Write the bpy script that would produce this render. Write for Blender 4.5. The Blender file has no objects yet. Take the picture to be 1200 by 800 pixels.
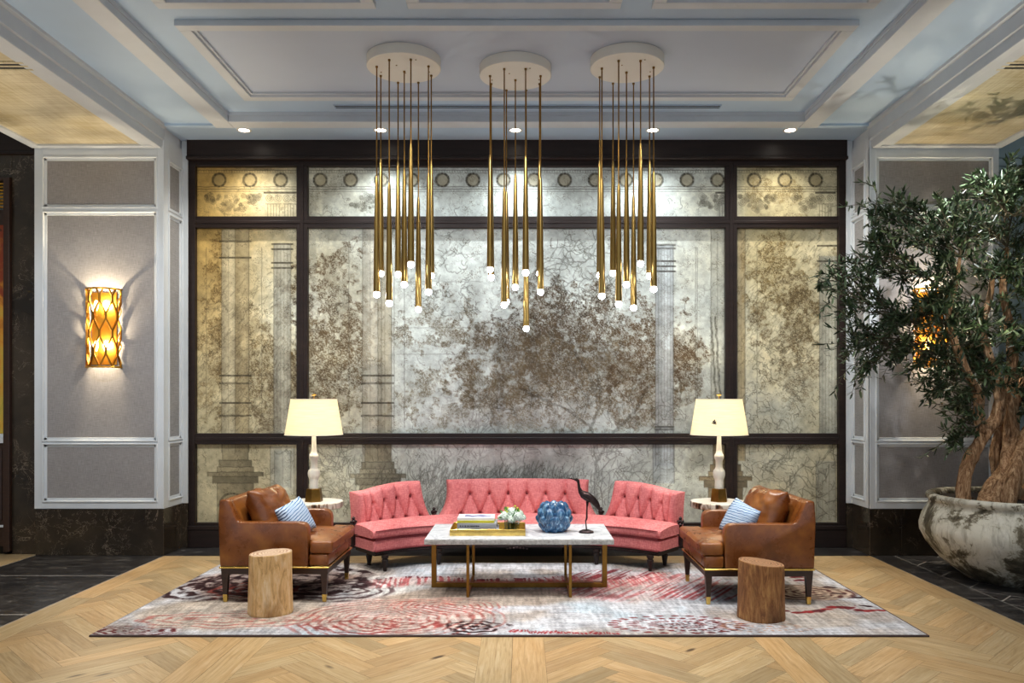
import bpy, bmesh, math, random
import numpy as np
from mathutils import Vector, Matrix, noise as mnoise
random.seed(7)
PI = math.pi
SC = bpy.context.scene
COL = SC.collection
F = 930.0; VX, VY, CH = 613.0, 468.0, 1.5      # focal length in px, vanishing point, eye height
def at(px, py, Y):
    return Vector(((px - VX) * Y / F, Y, CH + (VY - py) * Y / F))
def ax(px, Y): return (px - VX) * Y / F
def az(py, Y): return CH + (VY - py) * Y / F
def lin(c):
    o = []
    for v in c[:3]:
        v = v / 255.0
        o.append(v / 12.92 if v <= 0.04045 else ((v + 0.055) / 1.055) ** 2.4)
    return (o[0], o[1], o[2], 1.0)
# ------------------------------------------------------------------ materials
class NT:
    def __init__(s, name):
        s.m = bpy.data.materials.new(name); s.m.use_nodes = True
        s.t = s.m.node_tree; s.t.nodes.clear()
        s.out = s.n('ShaderNodeOutputMaterial')
        s.p = s.n('ShaderNodeBsdfPrincipled')
        s.l(s.p.outputs[0], s.out.inputs[0])
    def n(s, k, **kw):
        x = s.t.nodes.new(k)
        for a, b in kw.items(): setattr(x, a, b)
        return x
    def l(s, a, b): s.t.links.new(a, b)
    def coord(s, kind='Object', scale=(1, 1, 1), rot=(0, 0, 0)):
        c = s.n('ShaderNodeTexCoord'); mp = s.n('ShaderNodeMapping')
        mp.inputs['Scale'].default_value = scale; mp.inputs['Rotation'].default_value = rot
        s.l(c.outputs[kind], mp.inputs['Vector']); return mp.outputs[0]
    def noise(s, vec, scale=5, detail=4, rough=0.5, dist=0):
        x = s.n('ShaderNodeTexNoise')
        x.inputs['Scale'].default_value = scale; x.inputs['Detail'].default_value = detail
        x.inputs['Roughness'].default_value = rough; x.inputs['Distortion'].default_value = dist
        if vec is not None: s.l(vec, x.inputs['Vector'])
        return x.outputs['Fac']
    def ramp(s, fac, stops):
        r = s.n('ShaderNodeValToRGB'); e = r.color_ramp.elements
        while len(e) > 1: e.remove(e[0])
        e[0].position = stops[0][0]; e[0].color = stops[0][1]
        for p, c in stops[1:]:
            x = e.new(p); x.color = c
        s.l(fac, r.inputs[0]); return r.outputs[0]
    def mix(s, fac, a, b, mode='MIX'):
        x = s.n('ShaderNodeMix', data_type='RGBA', blend_type=mode)
        for v, i in ((fac, 0), (a, 6), (b, 7)):
            if hasattr(v, 'is_linked'): s.l(v, x.inputs[i])
            else: x.inputs[i].default_value = v
        return x.outputs[2]
    def math(s, op, a, b=0.0, c=None):
        x = s.n('ShaderNodeMath', operation=op)
        for i, v in enumerate((a, b) if c is None else (a, b, c)):
            if hasattr(v, 'is_linked'): s.l(v, x.inputs[i])
            else: x.inputs[i].default_value = v
        return x.outputs[0]
    def bump(s, h, strength=0.3, dist=0.01):
        b = s.n('ShaderNodeBump'); b.inputs['Strength'].default_value = strength
        b.inputs['Distance'].default_value = dist
        s.l(h, b.inputs['Height']); s.l(b.outputs[0], s.p.inputs['Normal'])
    def base(s, v):
        if hasattr(v, 'is_linked'): s.l(v, s.p.inputs['Base Color'])
        else: s.p.inputs['Base Color'].default_value = v
    def set(s, rough=0.5, metal=0.0, spec=0.5, **kw):
        s.p.inputs['Roughness'].default_value = rough; s.p.inputs['Metallic'].default_value = metal
        s.p.inputs['Specular IOR Level'].default_value = spec
        for k, v in kw.items(): s.p.inputs[k].default_value = v
def V4(x): return (x, x, x, 1)
def simple(name, c, rough=0.5, metal=0.0, var=0.12, vs=6.0, bump=0.0, bs=40.0, spec=0.5, stretch=(1, 1, 1), **kw):
    t = NT(name); t.set(rough, metal, spec, **kw)
    v = t.coord('Object', stretch)
    f = t.noise(v, vs, 4, 0.6)
    a = lin(c); lo = tuple(x * (1 - var) for x in a[:3]) + (1,); hi = tuple(min(1, x * (1 + var)) for x in a[:3]) + (1,)
    t.base(t.ramp(f, [(0.3, lo), (0.7, hi)]))
    if bump: t.bump(t.noise(v, bs, 3, 0.6), bump, 0.004)
    return t.m
def emit(name, c, strength):
    t = NT(name); t.base(lin(c)); t.set(0.4)
    t.p.inputs['Emission Color'].default_value = lin(c); t.p.inputs['Emission Strength'].default_value = strength
    return t.m
def fabric(name, c1, c2, sx, sy, rough=0.9, bump=0.25, axes=('X', 'Z'), big=0.15, lo=3.0):
    """a woven cloth: two sets of slubby threads"""
    t = NT(name); t.set(rough, 0, 0.2)
    va = [lo] * 3; vb = [lo] * 3
    i = 'XYZ'.index(axes[0]); j = 'XYZ'.index(axes[1])
    va[i] = sx; vb[j] = sy
    a = t.noise(t.coord('Object', tuple(va)), 1.0, 2, 0.6); b = t.noise(t.coord('Object', tuple(vb)), 1.0, 2, 0.6)
    h = t.math('ADD', t.math('MULTIPLY', a, 0.5), t.math('MULTIPLY', b, 0.5))
    g = t.noise(t.coord('Object'), 3.0, 3)
    h2 = t.math('ADD', h, t.math('MULTIPLY', t.math('SUBTRACT', g, 0.5), big))
    t.base(t.ramp(h2, [(0.36, lin(c1)), (0.64, lin(c2))]))
    if bump: t.bump(h, bump, 0.003)
    return t.m
def attr_mat(name, attr='tone', rough=0.5, spec=0.4, detail=0.0, dscale=60, bump=0.0, metal=0.0):
    t = NT(name); t.set(rough, metal, spec)
    a = t.n('ShaderNodeAttribute', attribute_name=attr)
    c = a.outputs['Color']
    v = t.coord('Object')
    if detail:
        n1 = t.noise(v, dscale, 6, 0.75)
        c = t.mix(1.0, c, t.ramp(n1, [(0.30, V4(1 - detail)), (0.52, V4(1.0)), (0.75, V4(1 + detail * 0.35))]), 'MULTIPLY')
    t.base(c)
    if bump: t.bump(t.noise(v, dscale, 4, 0.7), bump, 0.003)
    return t.m
# ------------------------------------------------------------------ mesh helpers
def box(bm, a, b, bev=0.0, seg=2, M=None):
    r = bmesh.ops.create_cube(bm, size=1.0)
    vs = r['verts']
    s = [b[i] - a[i] for i in range(3)]; c = [(a[i] + b[i]) / 2 for i in range(3)]
    for v in vs: v.co = Vector((v.co.x * s[0] + c[0], v.co.y * s[1] + c[1], v.co.z * s[2] + c[2]))
    if bev > 0:
        es = list({e for v in vs for e in v.link_edges})
        r2 = bmesh.ops.bevel(bm, geom=es, offset=min(bev, min(abs(x) for x in s) * 0.49), segments=seg, affect='EDGES', profile=0.5)
        vs = list({v for f in r2['faces'] for v in f.verts} | {v for v in vs if v.is_valid})
    if M is not None:
        for v in vs: v.co = M @ v.co
    return vs
def prism(bm, pts, axis, a, b, bev=0.0, seg=2):
    """extrude a 2D outline along an axis; pts are the two other coordinates in XYZ order"""
    def mk(p, t):
        if axis == 'X': return (t, p[0], p[1])
        if axis == 'Y': return (p[0], t, p[1])
        return (p[0], p[1], t)
    A = [bm.verts.new(mk(p, a)) for p in pts]; B = [bm.verts.new(mk(p, b)) for p in pts]
    n = len(pts); fs = [bm.faces.new(A[::-1]), bm.faces.new(B)]
    for i in range(n): fs.append(bm.faces.new((A[i], A[(i + 1) % n], B[(i + 1) % n], B[i])))
    bmesh.ops.recalc_face_normals(bm, faces=fs)
    if bev:
        es = list({e for f in fs for e in f.edges})
        bmesh.ops.bevel(bm, geom=es, offset=bev, segments=seg, affect='EDGES', profile=0.5)
def lathe(bm, prof, c=(0, 0, 0), n=24, sides_phase=0.0, cap=True):
    rings = []
    for r, z in prof:
        rings.append([bm.verts.new((c[0] + r * math.cos(2 * PI * k / n + sides_phase), c[1] + r * math.sin(2 * PI * k / n + sides_phase), c[2] + z)) for k in range(n)])
    for A, B in zip(rings, rings[1:]):
        for k in range(n): bm.faces.new((A[k], A[(k + 1) % n], B[(k + 1) % n], B[k]))
    if cap:
        bm.faces.new(rings[0][::-1]); bm.faces.new(rings[-1])
    return rings
def tube(bm, pts, rad, n=8, cap=True, squash=None):
    pts = [Vector(p) for p in pts]
    if not hasattr(rad, '__len__'): rad = [rad] * len(pts)
    rings = []; up = Vector((0, 0, 1)); prev = None
    for i, p in enumerate(pts):
        t = (pts[min(i + 1, len(pts) - 1)] - pts[max(i - 1, 0)]).normalized()
        if prev is None:
            a = t.cross(up)
            if a.length < 1e-3: a = t.cross(Vector((1, 0, 0)))
            a.normalize()
        else:
            a = prev - t * prev.dot(t)
            a.normalize()
        prev = a; b = t.cross(a)
        rings.append([bm.verts.new(p + (a * math.cos(2 * PI * k / n) + b * math.sin(2 * PI * k / n)) * rad[i]) for k in range(n)])
    for A, B in zip(rings, rings[1:]):
        for k in range(n): bm.faces.new((A[k], A[(k + 1) % n], B[(k + 1) % n], B[k]))
    if cap:
        bm.faces.new(rings[0][::-1]); bm.faces.new(rings[-1])
    return rings
def gridmesh(bm, fn, nu, nv, closed_u=False):
    V = [[bm.verts.new(fn(i / (nu if closed_u else nu - 1), j / (nv - 1))) for j in range(nv)] for i in range(nu)]
    for i in range(nu if closed_u else nu - 1):
        for j in range(nv - 1):
            i2 = (i + 1) % nu
            bm.faces.new((V[i][j], V[i2][j], V[i2][j + 1], V[i][j + 1]))
    return V
def ball(bm, c, r, u=16, v=10, sc=(1, 1, 1)):
    res = bmesh.ops.create_uvsphere(bm, u_segments=u, v_segments=v, radius=r)
    for x in res['verts']: x.co = Vector((x.co.x * sc[0] + c[0], x.co.y * sc[1] + c[1], x.co.z * sc[2] + c[2]))
def new(): return bmesh.new()
def root_of(o):
    while o.parent: o = o.parent
    return o
def build(name, bm, m, parent=None, kind=None, smooth=False, label=None, world=True, angle=0.6):
    if parent is not None and world:
        off = root_of(parent).location
        for v in bm.verts: v.co -= off
    bmesh.ops.recalc_face_normals(bm, faces=bm.faces)
    me = bpy.data.meshes.new(name); bm.to_mesh(me); bm.free()
    o = bpy.data.objects.new(name, me); COL.objects.link(o)
    if m is not None:
        for x in (m if isinstance(m, (list, tuple)) else [m]): me.materials.append(x)
    if smooth:
        me.polygons.foreach_set('use_smooth', [True] * len(me.polygons))
        if angle:
            try: me.set_sharp_from_angle(angle=angle)
            except Exception: pass
    if parent is not None: o.parent = parent
    if kind: o['kind'] = kind
    if label: o['label'] = label
    return o
def thing(name, label, cat, loc=(0, 0, 0), group=None):
    o = bpy.data.objects.new(name, None); COL.objects.link(o)
    o.empty_display_size = 0.1
    o.location = loc; o['label'] = label; o['category'] = cat
    if group: o['group'] = group
    return o
def tag(o, label, cat, group=None):
    o['label'] = label; o['category'] = cat
    if group: o['group'] = group
    return o
def dup(src, loc, label=None, rz=None, parent=None):
    c = src.copy(); COL.objects.link(c)
    if parent is None:
        c.location = loc
        if rz is not None: c.rotation_euler = (0, 0, rz)
        if label: c['label'] = label
    else: c.parent = parent
    for ch in list(src.children): dup(ch, None, parent=c)
    return c
def struct(name, bm, m, smooth=False): return build(name, bm, m, None, 'structure', smooth)
def light(name, kind, loc, energy, color=(1, 1, 1), size=0.05, rot=None, target=None, spot=None, blend=0.5, sy=None):
    L = bpy.data.lights.new(name, kind); L.energy = energy; L.color = color
    if kind == 'AREA':
        L.size = size
        if sy: L.shape = 'RECTANGLE'; L.size_y = sy
    else: L.shadow_soft_size = size
    if kind == 'SPOT': L.spot_size = spot or 1.2; L.spot_blend = blend
    o = bpy.data.objects.new(name, L); COL.objects.link(o); o.location = loc
    if target is not None: o.rotation_euler = (Vector(target) - Vector(loc)).to_track_quat('-Z', 'Y').to_euler()
    elif rot: o.rotation_euler = rot
    return o
# ------------------------------------------------------------------ numpy noise and drawing
def _hash(ix, iy, seed):
    h = (ix.astype(np.int64) * 374761393 + iy.astype(np.int64) * 668265263 + seed * 1442695041) & 0xFFFFFFFF
    h = ((h ^ (h >> 13)) * 1274126177) & 0xFFFFFFFF
    h = h ^ (h >> 16)
    return (h & 0xFFFF) / 65535.0
def vnoise(x, y, seed=0):
    ix = np.floor(x); iy = np.floor(y); fx = x - ix; fy = y - iy
    fx = fx * fx * (3 - 2 * fx); fy = fy * fy * (3 - 2 * fy)
    ix = ix.astype(np.int64); iy = iy.astype(np.int64)
    a = _hash(ix, iy, seed); b = _hash(ix + 1, iy, seed); c = _hash(ix, iy + 1, seed); d = _hash(ix + 1, iy + 1, seed)
    return (a * (1 - fx) + b * fx) * (1 - fy) + (c * (1 - fx) + d * fx) * fy
def fbm(x, y, seed=0, octv=4, gain=0.55):
    s = 0; a = 1.0; t = 0
    for o in range(octv):
        s = s + a * vnoise(x * 2 ** o, y * 2 ** o, seed + o * 17); t += a; a *= gain
    return s / t
def sst(a, b, x):
    t = np.clip((x - a) / (b - a), 0, 1); return t * t * (3 - 2 * t)
class Ink:
    """a raster the artwork is drawn on, in its own units"""
    def __init__(s, x0, y0, x1, y1, res):
        s.x0, s.y0, s.res = x0, y0, res
        s.w = int((x1 - x0) * res) + 1; s.h = int((y1 - y0) * res) + 1
        s.d = np.zeros((s.h, s.w))
        s.X, s.Y = np.meshgrid(x0 + np.arange(s.w) / res, y0 + np.arange(s.h) / res)
    def line(s, pts, w=0.5, a=1.0, jit=0.0):
        pts = np.asarray(pts, float)
        for p, q in zip(pts[:-1], pts[1:]):
            L = math.hypot(*(q - p)); n = max(2, int(L * s.res * 1.5))
            t = np.linspace(0, 1, n)
            xs = p[0] + (q[0] - p[0]) * t; ys = p[1] + (q[1] - p[1]) * t
            if jit: xs = xs + (vnoise(xs * 0.3, ys * 0.3, 5) - .5) * jit; ys = ys + (vnoise(xs * 0.3, ys * 0.3, 9) - .5) * jit
            r = int(max(0, round(w * s.res - 0.5)))
            for dx in range(-r, r + 1):
                for dy in range(-r, r + 1):
                    gx = (xs - s.x0) * s.res + dx; gy = (ys - s.y0) * s.res + dy
                    ix = np.floor(gx).astype(int); iy = np.floor(gy).astype(int); fx = gx - ix; fy = gy - iy
                    for ox, oy, ww in ((0, 0, (1 - fx) * (1 - fy)), (1, 0, fx * (1 - fy)), (0, 1, (1 - fx) * fy), (1, 1, fx * fy)):
                        jx = ix + ox; jy = iy + oy
                        k = (jx >= 0) & (jx < s.w) & (jy >= 0) & (jy < s.h)
                        np.maximum.at(s.d, (jy[k], jx[k]), ww[k] * a)
    def circle(s, cx, cy, r, w=0.5, a=1.0, a0=0, a1=2 * PI, ry=None):
        t = np.linspace(a0, a1, 30); s.line(np.c_[cx + r * np.cos(t), cy + (ry or r) * np.sin(t)], w, a)
    def walk(s, x, y, ang, n, step, turn, rng, w=0.4, a=0.7, fork=0.0, depth=0):
        pts = [(x, y)]
        for i in range(n):
            ang += rng.uniform(-turn, turn); x += step * math.cos(ang); y += step * math.sin(ang); pts.append((x, y))
            if fork and depth < 3 and rng.random() < fork:
                s.walk(x, y, ang + rng.choice((-1, 1)) * rng.uniform(.4, 1.1), int(n * .6), step, turn, rng, w, a * .9, fork, depth + 1)
        s.line(pts, w, a)
def painted_grid(name, fn_pos, X, Y, rgb, m, parent=None, kind=None):
    """a sheet of fine quads carrying one colour per vertex (rgb in sRGB 0..255)"""
    h, w = X.shape
    pos = fn_pos(X, Y).reshape(-1, 3)
    if parent is not None: pos = pos - np.array(root_of(parent).location)
    idx = np.arange(h * w).reshape(h, w)
    q = np.stack([idx[:-1, :-1], idx[1:, :-1], idx[1:, 1:], idx[:-1, 1:]], -1).reshape(-1, 4)
    me = bpy.data.meshes.new(name)
    me.vertices.add(h * w); me.vertices.foreach_set('co', pos.astype(np.float32).ravel())
    me.loops.add(q.size); me.loops.foreach_set('vertex_index', q.astype(np.int32).ravel())
    me.polygons.add(len(q)); me.polygons.foreach_set('loop_start', np.arange(0, q.size, 4, dtype=np.int32))
    me.update(calc_edges=True)
    c = np.clip(rgb / 255.0, 0, 1); c = np.where(c <= .04045, c / 12.92, ((c + .055) / 1.055) ** 2.4)
    col = np.ones((h * w, 4), np.float32); col[:, :3] = c.reshape(-1, 3)
    at_ = me.color_attributes.new('tone', 'FLOAT_COLOR', 'POINT'); at_.data.foreach_set('color', col.ravel())
    me.materials.append(m)
    o = bpy.data.objects.new(name, me); COL.objects.link(o)
    if parent is not None: o.parent = parent
    if kind: o['kind'] = kind
    return o
# ------------------------------------------------------------------ light levels
WORLD = 0.8; EXPO = 0.35; WALL_W = 62.0; SCONCE_W = 28.0; UP_W = 160.0; MURAL_W = 125.0; BAY_W = 150.0
KEYS = [(-2.0, 5.2, 220), (-.8, 5.7, 200), (.7, 5.7, 200), (1.9, 5.2, 220), (-1.4, 4.2, 90), (1.3, 4.2, 90)]
# ------------------------------------------------------------------ the materials
M = {}
M['paint'] = simple('white_paint', (216, 220, 222), 0.45, var=0.03)
M['ceil'] = simple('ceiling_paint', (172, 192, 212), 0.6, var=0.04, vs=1.5)  # blue tint in the paint stands in for cool light on the ceiling
M['panelceil'] = simple('ceiling_panel_paint', (180, 190, 206), 0.55, var=0.03, vs=1.2)
M['trim'] = simple('ceiling_trim_paint', (194, 198, 202), 0.5, var=0.03)
M['linen'] = fabric('grey_linen', (134, 129, 126), (168, 163, 160), 340, 340, axes=('X', 'Z'), lo=14.0)
M['linen_side'] = fabric('grey_linen_side', (134, 132, 130), (168, 166, 164), 340, 340, axes=('Y', 'Z'), lo=14.0)
M['paper'] = fabric('gold_wallpaper', (176, 160, 122), (214, 204, 176), 120, 120, rough=0.4, axes=('X', 'Y'), bump=0.1, big=0.5)
M['espresso'] = simple('espresso_wood', (37, 26, 22), 0.42, var=0.25, vs=3, stretch=(1, 1, 8), spec=0.28)
M['darkwood'] = simple('dark_walnut', (52, 32, 22), 0.35, var=0.3, vs=5, stretch=(3, 3, 12))
def gold(name, c, rough=0.25, var=0.12):
    return simple(name, c, rough, 1.0, var, 14)
M['brass'] = gold('aged_brass', (178, 138, 70), 0.28)
M['brass_tube'] = gold('brass_tube', (160, 130, 72), 0.30, 0.06)
M['brass_dark'] = gold('antique_brass', (132, 98, 46), 0.36, 0.2)
M['gold'] = gold('gilded_metal', (214, 160, 60), 0.3)
M['lattice'] = gold('lattice_gold', (150, 104, 36), 0.45)
M['traygold'] = gold('tray_gold', (222, 190, 106), 0.25, 0.25)
M['black_metal'] = simple('black_metal', (24, 22, 22), 0.4, 0.6)
M['canopy'] = simple('canopy_paint', (222, 216, 204), 0.45, var=0.02)
M['bulb'] = emit('lit_bulb', (236, 242, 255), 26.0)
M['downlight'] = emit('lit_downlight', (255, 246, 230), 14.0)
M['amber'] = emit('amber_bulb', (255, 206, 120), 9.0)
M['slot'] = simple('vent_dark', (30, 32, 34), 0.7)
def marble_black():
    t = NT('black_marble'); t.set(0.16, 0, 0.5)
    v = t.coord('Object')
    a = t.noise(v, 2.2, 8, 0.65, 1.2); b = t.noise(v, 5.0, 6, 0.6, 2.0); c = t.noise(v, 1.6, 5, 0.6)
    base = t.ramp(c, [(0.3, lin((28, 23, 19))), (0.7, lin((66, 56, 44)))])
    v1 = t.math('LESS_THAN', t.math('ABSOLUTE', t.math('SUBTRACT', a, 0.52)), 0.0045)
    v2 = t.math('LESS_THAN', t.math('ABSOLUTE', t.math('SUBTRACT', b, 0.47)), 0.004)
    f = t.math('MULTIPLY', t.math('MAXIMUM', v1, v2), t.ramp(t.noise(v, 3.1, 3), [(0.45, V4(0)), (0.62, V4(0.75))]))
    t.base(t.mix(f, base, lin((150, 132, 112)))); return t.m
M['bmarble'] = marble_black()
def slate():
    t = NT('black_slate_tile'); t.set(0.3, 0, 0.35)
    a = t.n('ShaderNodeAttribute', attribute_name='tone')
    v = t.coord('Object', (1.0, 2.6, 1)); n = t.noise(v, 5, 9, 0.74, 0.9)
    c = t.ramp(n, [(0.3, lin((26, 25, 26))), (0.5, lin((46, 44, 44))), (0.6, lin((74, 71, 68))), (0.68, lin((150, 144, 138)))])
    t.base(t.mix(1.0, c, a.outputs['Color'], 'MULTIPLY'))
    t.l(t.math('MULTIPLY_ADD', n, 0.3, 0.18), t.p.inputs['Roughness']); return t.m
M['slate'] = slate()
M['grout'] = simple('pale_grout', (168, 162, 154), 0.8)
def oak():
    t = NT('oak_planks'); t.set(0.36, 0, 0.4)
    u = t.n('ShaderNodeUVMap', uv_map='grain'); mp = t.n('ShaderNodeMapping'); mp.inputs['Scale'].default_value = (1.6, 26, 1)
    t.l(u.outputs[0], mp.inputs[0])
    n = t.noise(mp.outputs[0], 2.2, 6, 0.62, 0.8)
    mp2 = t.n('ShaderNodeMapping'); mp2.inputs['Scale'].default_value = (1.0, 4, 1); t.l(u.outputs[0], mp2.inputs[0])
    n2 = t.noise(mp2.outputs[0], 2.5, 4, 0.6, 0.4)
    c = t.ramp(n, [(0.25, lin((148, 120, 82))), (0.5, lin((184, 156, 113))), (0.75, lin((204, 180, 142)))])
    c = t.mix(t.ramp(n2, [(0.4, V4(0)), (0.75, V4(0.5))]), c, lin((172, 136, 86)))
    vo = t.n('ShaderNodeTexVoronoi'); vo.inputs['Scale'].default_value = 1.7
    mp3 = t.n('ShaderNodeMapping'); mp3.inputs['Scale'].default_value = (0.7, 2.2, 1); t.l(u.outputs[0], mp3.inputs[0]); t.l(mp3.outputs[0], vo.inputs['Vector'])
    c = t.mix(t.ramp(vo.outputs['Distance'], [(0.035, V4(0.9)), (0.08, V4(0))]), c, lin((52, 34, 20)))
    a = t.n('ShaderNodeAttribute', attribute_name='tone')
    t.base(t.mix(1.0, c, a.outputs['Color'], 'MULTIPLY'))
    t.bump(n, 0.08, 0.002); return t.m
M['oak'] = oak()
M['seam'] = simple('plank_seam', (70, 48, 30), 0.8)
M['mural'] = attr_mat('mural_print', rough=0.5, spec=0.12, detail=0.22, dscale=120)
M['rug'] = attr_mat('rug_pile', rough=0.95, spec=0.1, detail=0.25, dscale=160, bump=0.5)
def leather():
    t = NT('cognac_leather'); t.set(0.33, 0, 0.5)
    v = t.coord('Object'); n = t.noise(v, 5, 5, 0.6); g = t.noise(v, 160, 3, 0.6); w = t.noise(v, 14, 4, 0.55, 0.8)
    t.base(t.ramp(n, [(0.28, lin((92, 48, 20))), (0.5, lin((126, 71, 30))), (0.74, lin((164, 104, 44)))]))
    t.bump(t.math('ADD', t.math('MULTIPLY', g, 0.12), w), 0.10, 0.006)
    t.l(t.math('MULTIPLY_ADD', n, 0.25, 0.16), t.p.inputs['Roughness']); return t.m
M['leather'] = leather()
M['pink'] = fabric('coral_weave', (194, 96, 98), (232, 148, 146), 240, 240, axes=('X', 'Z'), bump=0.2, big=0.2, lo=26.0)
M['piping'] = simple('dark_coral_piping', (120, 40, 46), 0.8)
def wmarble():
    t = NT('white_marble'); t.set(0.3, 0, 0.5)
    v = t.coord('Object'); n = t.noise(v, 3.5, 8, 0.62, 1.4); n2 = t.noise(v, 1.6, 4)
    f = t.math('ABSOLUTE', t.math('SUBTRACT', n, 0.5))
    c = t.ramp(f, [(0.0, lin((176, 180, 186))), (0.03, lin((206, 209, 213))), (0.12, lin((228, 230, 232)))])
    t.base(t.mix(t.ramp(n2, [(0.4, V4(0)), (0.8, V4(0.35))]), c, lin((186, 188, 192)))); return t.m
M['wmarble'] = wmarble()
def stone_rough():
    t = NT('rough_marble_edge'); t.set(0.8, 0, 0.3); v = t.coord('Object'); n = t.noise(v, 40, 5, 0.7)
    t.base(t.ramp(n, [(0.3, lin((140, 138, 134))), (0.7, lin((200, 200, 198)))])); t.bump(n, 0.6, 0.006); return t.m
M['roughedge'] = stone_rough()
def log(name, lo, mid, hi):
    t = NT(name); t.set(0.6, 0, 0.3)
    v = t.coord('Object', (1, 1, 0.2)); n = t.noise(v, 26, 8, 0.75, 0.9); b = t.noise(t.coord('Object', (1, 1, 0.35)), 4.5, 4, 0.6, 0.6)
    c = t.ramp(n, [(0.28, lin(lo)), (0.48, lin(mid)), (0.72, lin(hi))])
    c = t.mix(t.ramp(b, [(0.5, V4(0)), (0.66, V4(0.75))]), c, lin(lo))
    t.base(c); t.bump(n, 0.55, 0.012); return t.m
M['log_pale'] = log('pale_log_bark', (146, 100, 54), (228, 188, 128), (250, 230, 192))
M['log_dark'] = log('brown_log_bark', (76, 46, 28), (150, 102, 62), (208, 162, 100))
def logtop(name, a, b):
    t = NT(name); t.set(0.5, 0, 0.4)
    w = t.n('ShaderNodeTexWave', wave_type='RINGS', rings_direction='Z'); w.inputs['Scale'].default_value = 14
    w.inputs['Distortion'].default_value = 5; w.inputs['Detail'].default_value = 4; w.inputs['Detail Scale'].default_value = 2
    t.l(t.coord('Object'), w.inputs['Vector'])
    n = t.noise(t.coord('Object'), 9, 5, 0.6)
    f = t.math('MULTIPLY_ADD', w.outputs['Fac'], 0.45, t.math('MULTIPLY', n, 0.55))
    t.base(t.ramp(f, [(0.25, lin(a)), (0.7, lin(b))])); return t.m
M['logtop_pale'] = logtop('pale_log_end', (168, 120, 84), (226, 206, 180))
M['logtop_dark'] = logtop('brown_log_end', (96, 58, 36), (184, 142, 104))
def bands(name, stops, scale, rot, dist=3.0, rough=0.85):
    t = NT(name); t.set(rough, 0, 0.2)
    w = t.n('ShaderNodeTexWave', wave_type='BANDS', bands_direction='X'); w.inputs['Scale'].default_value = scale
    w.inputs['Distortion'].default_value = dist; w.inputs['Detail'].default_value = 3; w.inputs['Detail Scale'].default_value = 1.5
    u = t.n('ShaderNodeUVMap', uv_map='cloth'); mp = t.n('ShaderNodeMapping'); mp.inputs['Rotation'].default_value = rot
    t.l(u.outputs[0], mp.inputs[0]); t.l(mp.outputs[0], w.inputs['Vector'])
    n = t.noise(mp.outputs[0], 3, 4, 0.6)
    sx = t.n('ShaderNodeSeparateXYZ'); t.l(u.outputs[0], sx.inputs[0])
    dark = t.ramp(sx.outputs[0], [(0.0, V4(0.75)), (0.12, V4(0.7)), (0.2, V4(0.0))])
    f = t.math('MULTIPLY_ADD', w.outputs['Fac'], 0.65, t.math('MULTIPLY', n, 0.4))
    c = t.ramp(f, stops)
    c = t.mix(t.math('MULTIPLY', dark, t.ramp(w.outputs['Fac'], [(0.45, V4(1)), (0.6, V4(0.1))])), c, lin((26, 38, 70)))
    t.base(c); t.bump(t.noise(mp.outputs[0], 80, 2), 0.15, 0.002); return t.m
M['bluestripe'] = bands('indigo_stripe_cloth', [(0.22, lin((62, 104, 158))), (0.36, lin((150, 184, 216))), (0.5, lin((216, 228, 240))), (0.7, lin((222, 232, 242))), (0.86, lin((140, 176, 214)))], 4.2, (0, 0, 1.35))
def glaze():
    t = NT('blue_reactive_glaze'); t.set(0.18, 0, 0.5, **{'Coat Weight': 0.4})
    v = t.coord('Object', (1, 1, 0.18)); n = t.noise(v, 42, 5, 0.68, 0.6); a = t.n('ShaderNodeAttribute', attribute_name='tone')
    c = t.ramp(n, [(0.3, lin((10, 32, 66))), (0.5, lin((38, 86, 130))), (0.68, lin((128, 172, 204)))])
    t.base(t.mix(1.0, c, a.outputs['Color'], 'MULTIPLY')); return t.m
M['glaze'] = glaze()
M['bronze'] = simple('dark_bronze', (58, 46, 46), 0.34, 0.85, var=0.35, vs=30)
def shade_mat():
    t = NT('cream_lampshade'); t.set(0.85, 0, 0.1)
    v = t.coord('Object', (1, 1, 1)); n = t.noise(t.coord('Object', (6, 6, 140)), 1, 3)
    c = t.ramp(n, [(0.3, lin((240, 232, 208))), (0.7, lin((250, 244, 226)))])
    t.base(c)
    tr = t.n('ShaderNodeBsdfTranslucent'); t.l(c, tr.inputs[0])
    mx = t.n('ShaderNodeMixShader'); mx.inputs[0].default_value = 0.55
    t.l(t.p.outputs[0], mx.inputs[1]); t.l(tr.outputs[0], mx.inputs[2]); t.l(mx.outputs[0], t.out.inputs[0]); return t.m
M['shade'] = shade_mat()
M['alabaster'] = simple('alabaster', (232, 228, 214), 0.35, var=0.05, vs=12)
M['white_trim'] = simple('white_cloth_band', (236, 232, 220), 0.8)
def petrified():
    t = NT('petrified_wood_rim'); t.set(0.3, 0, 0.5)
    v = t.coord('Object', (1, 1, 0.3)); n = t.noise(v, 13, 3, 0.6, 0.5)
    t.base(t.ramp(n, [(0.36, lin((34, 26, 20))), (0.43, lin((120, 78, 44))), (0.5, lin((226, 218, 200))), (0.66, lin((236, 230, 216))), (0.72, lin((168, 130, 88)))])); return t.m
M['petrified'] = petrified()
M['pstone'] = simple('pale_stone_top', (232, 226, 214), 0.3, var=0.12, vs=9)
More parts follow.
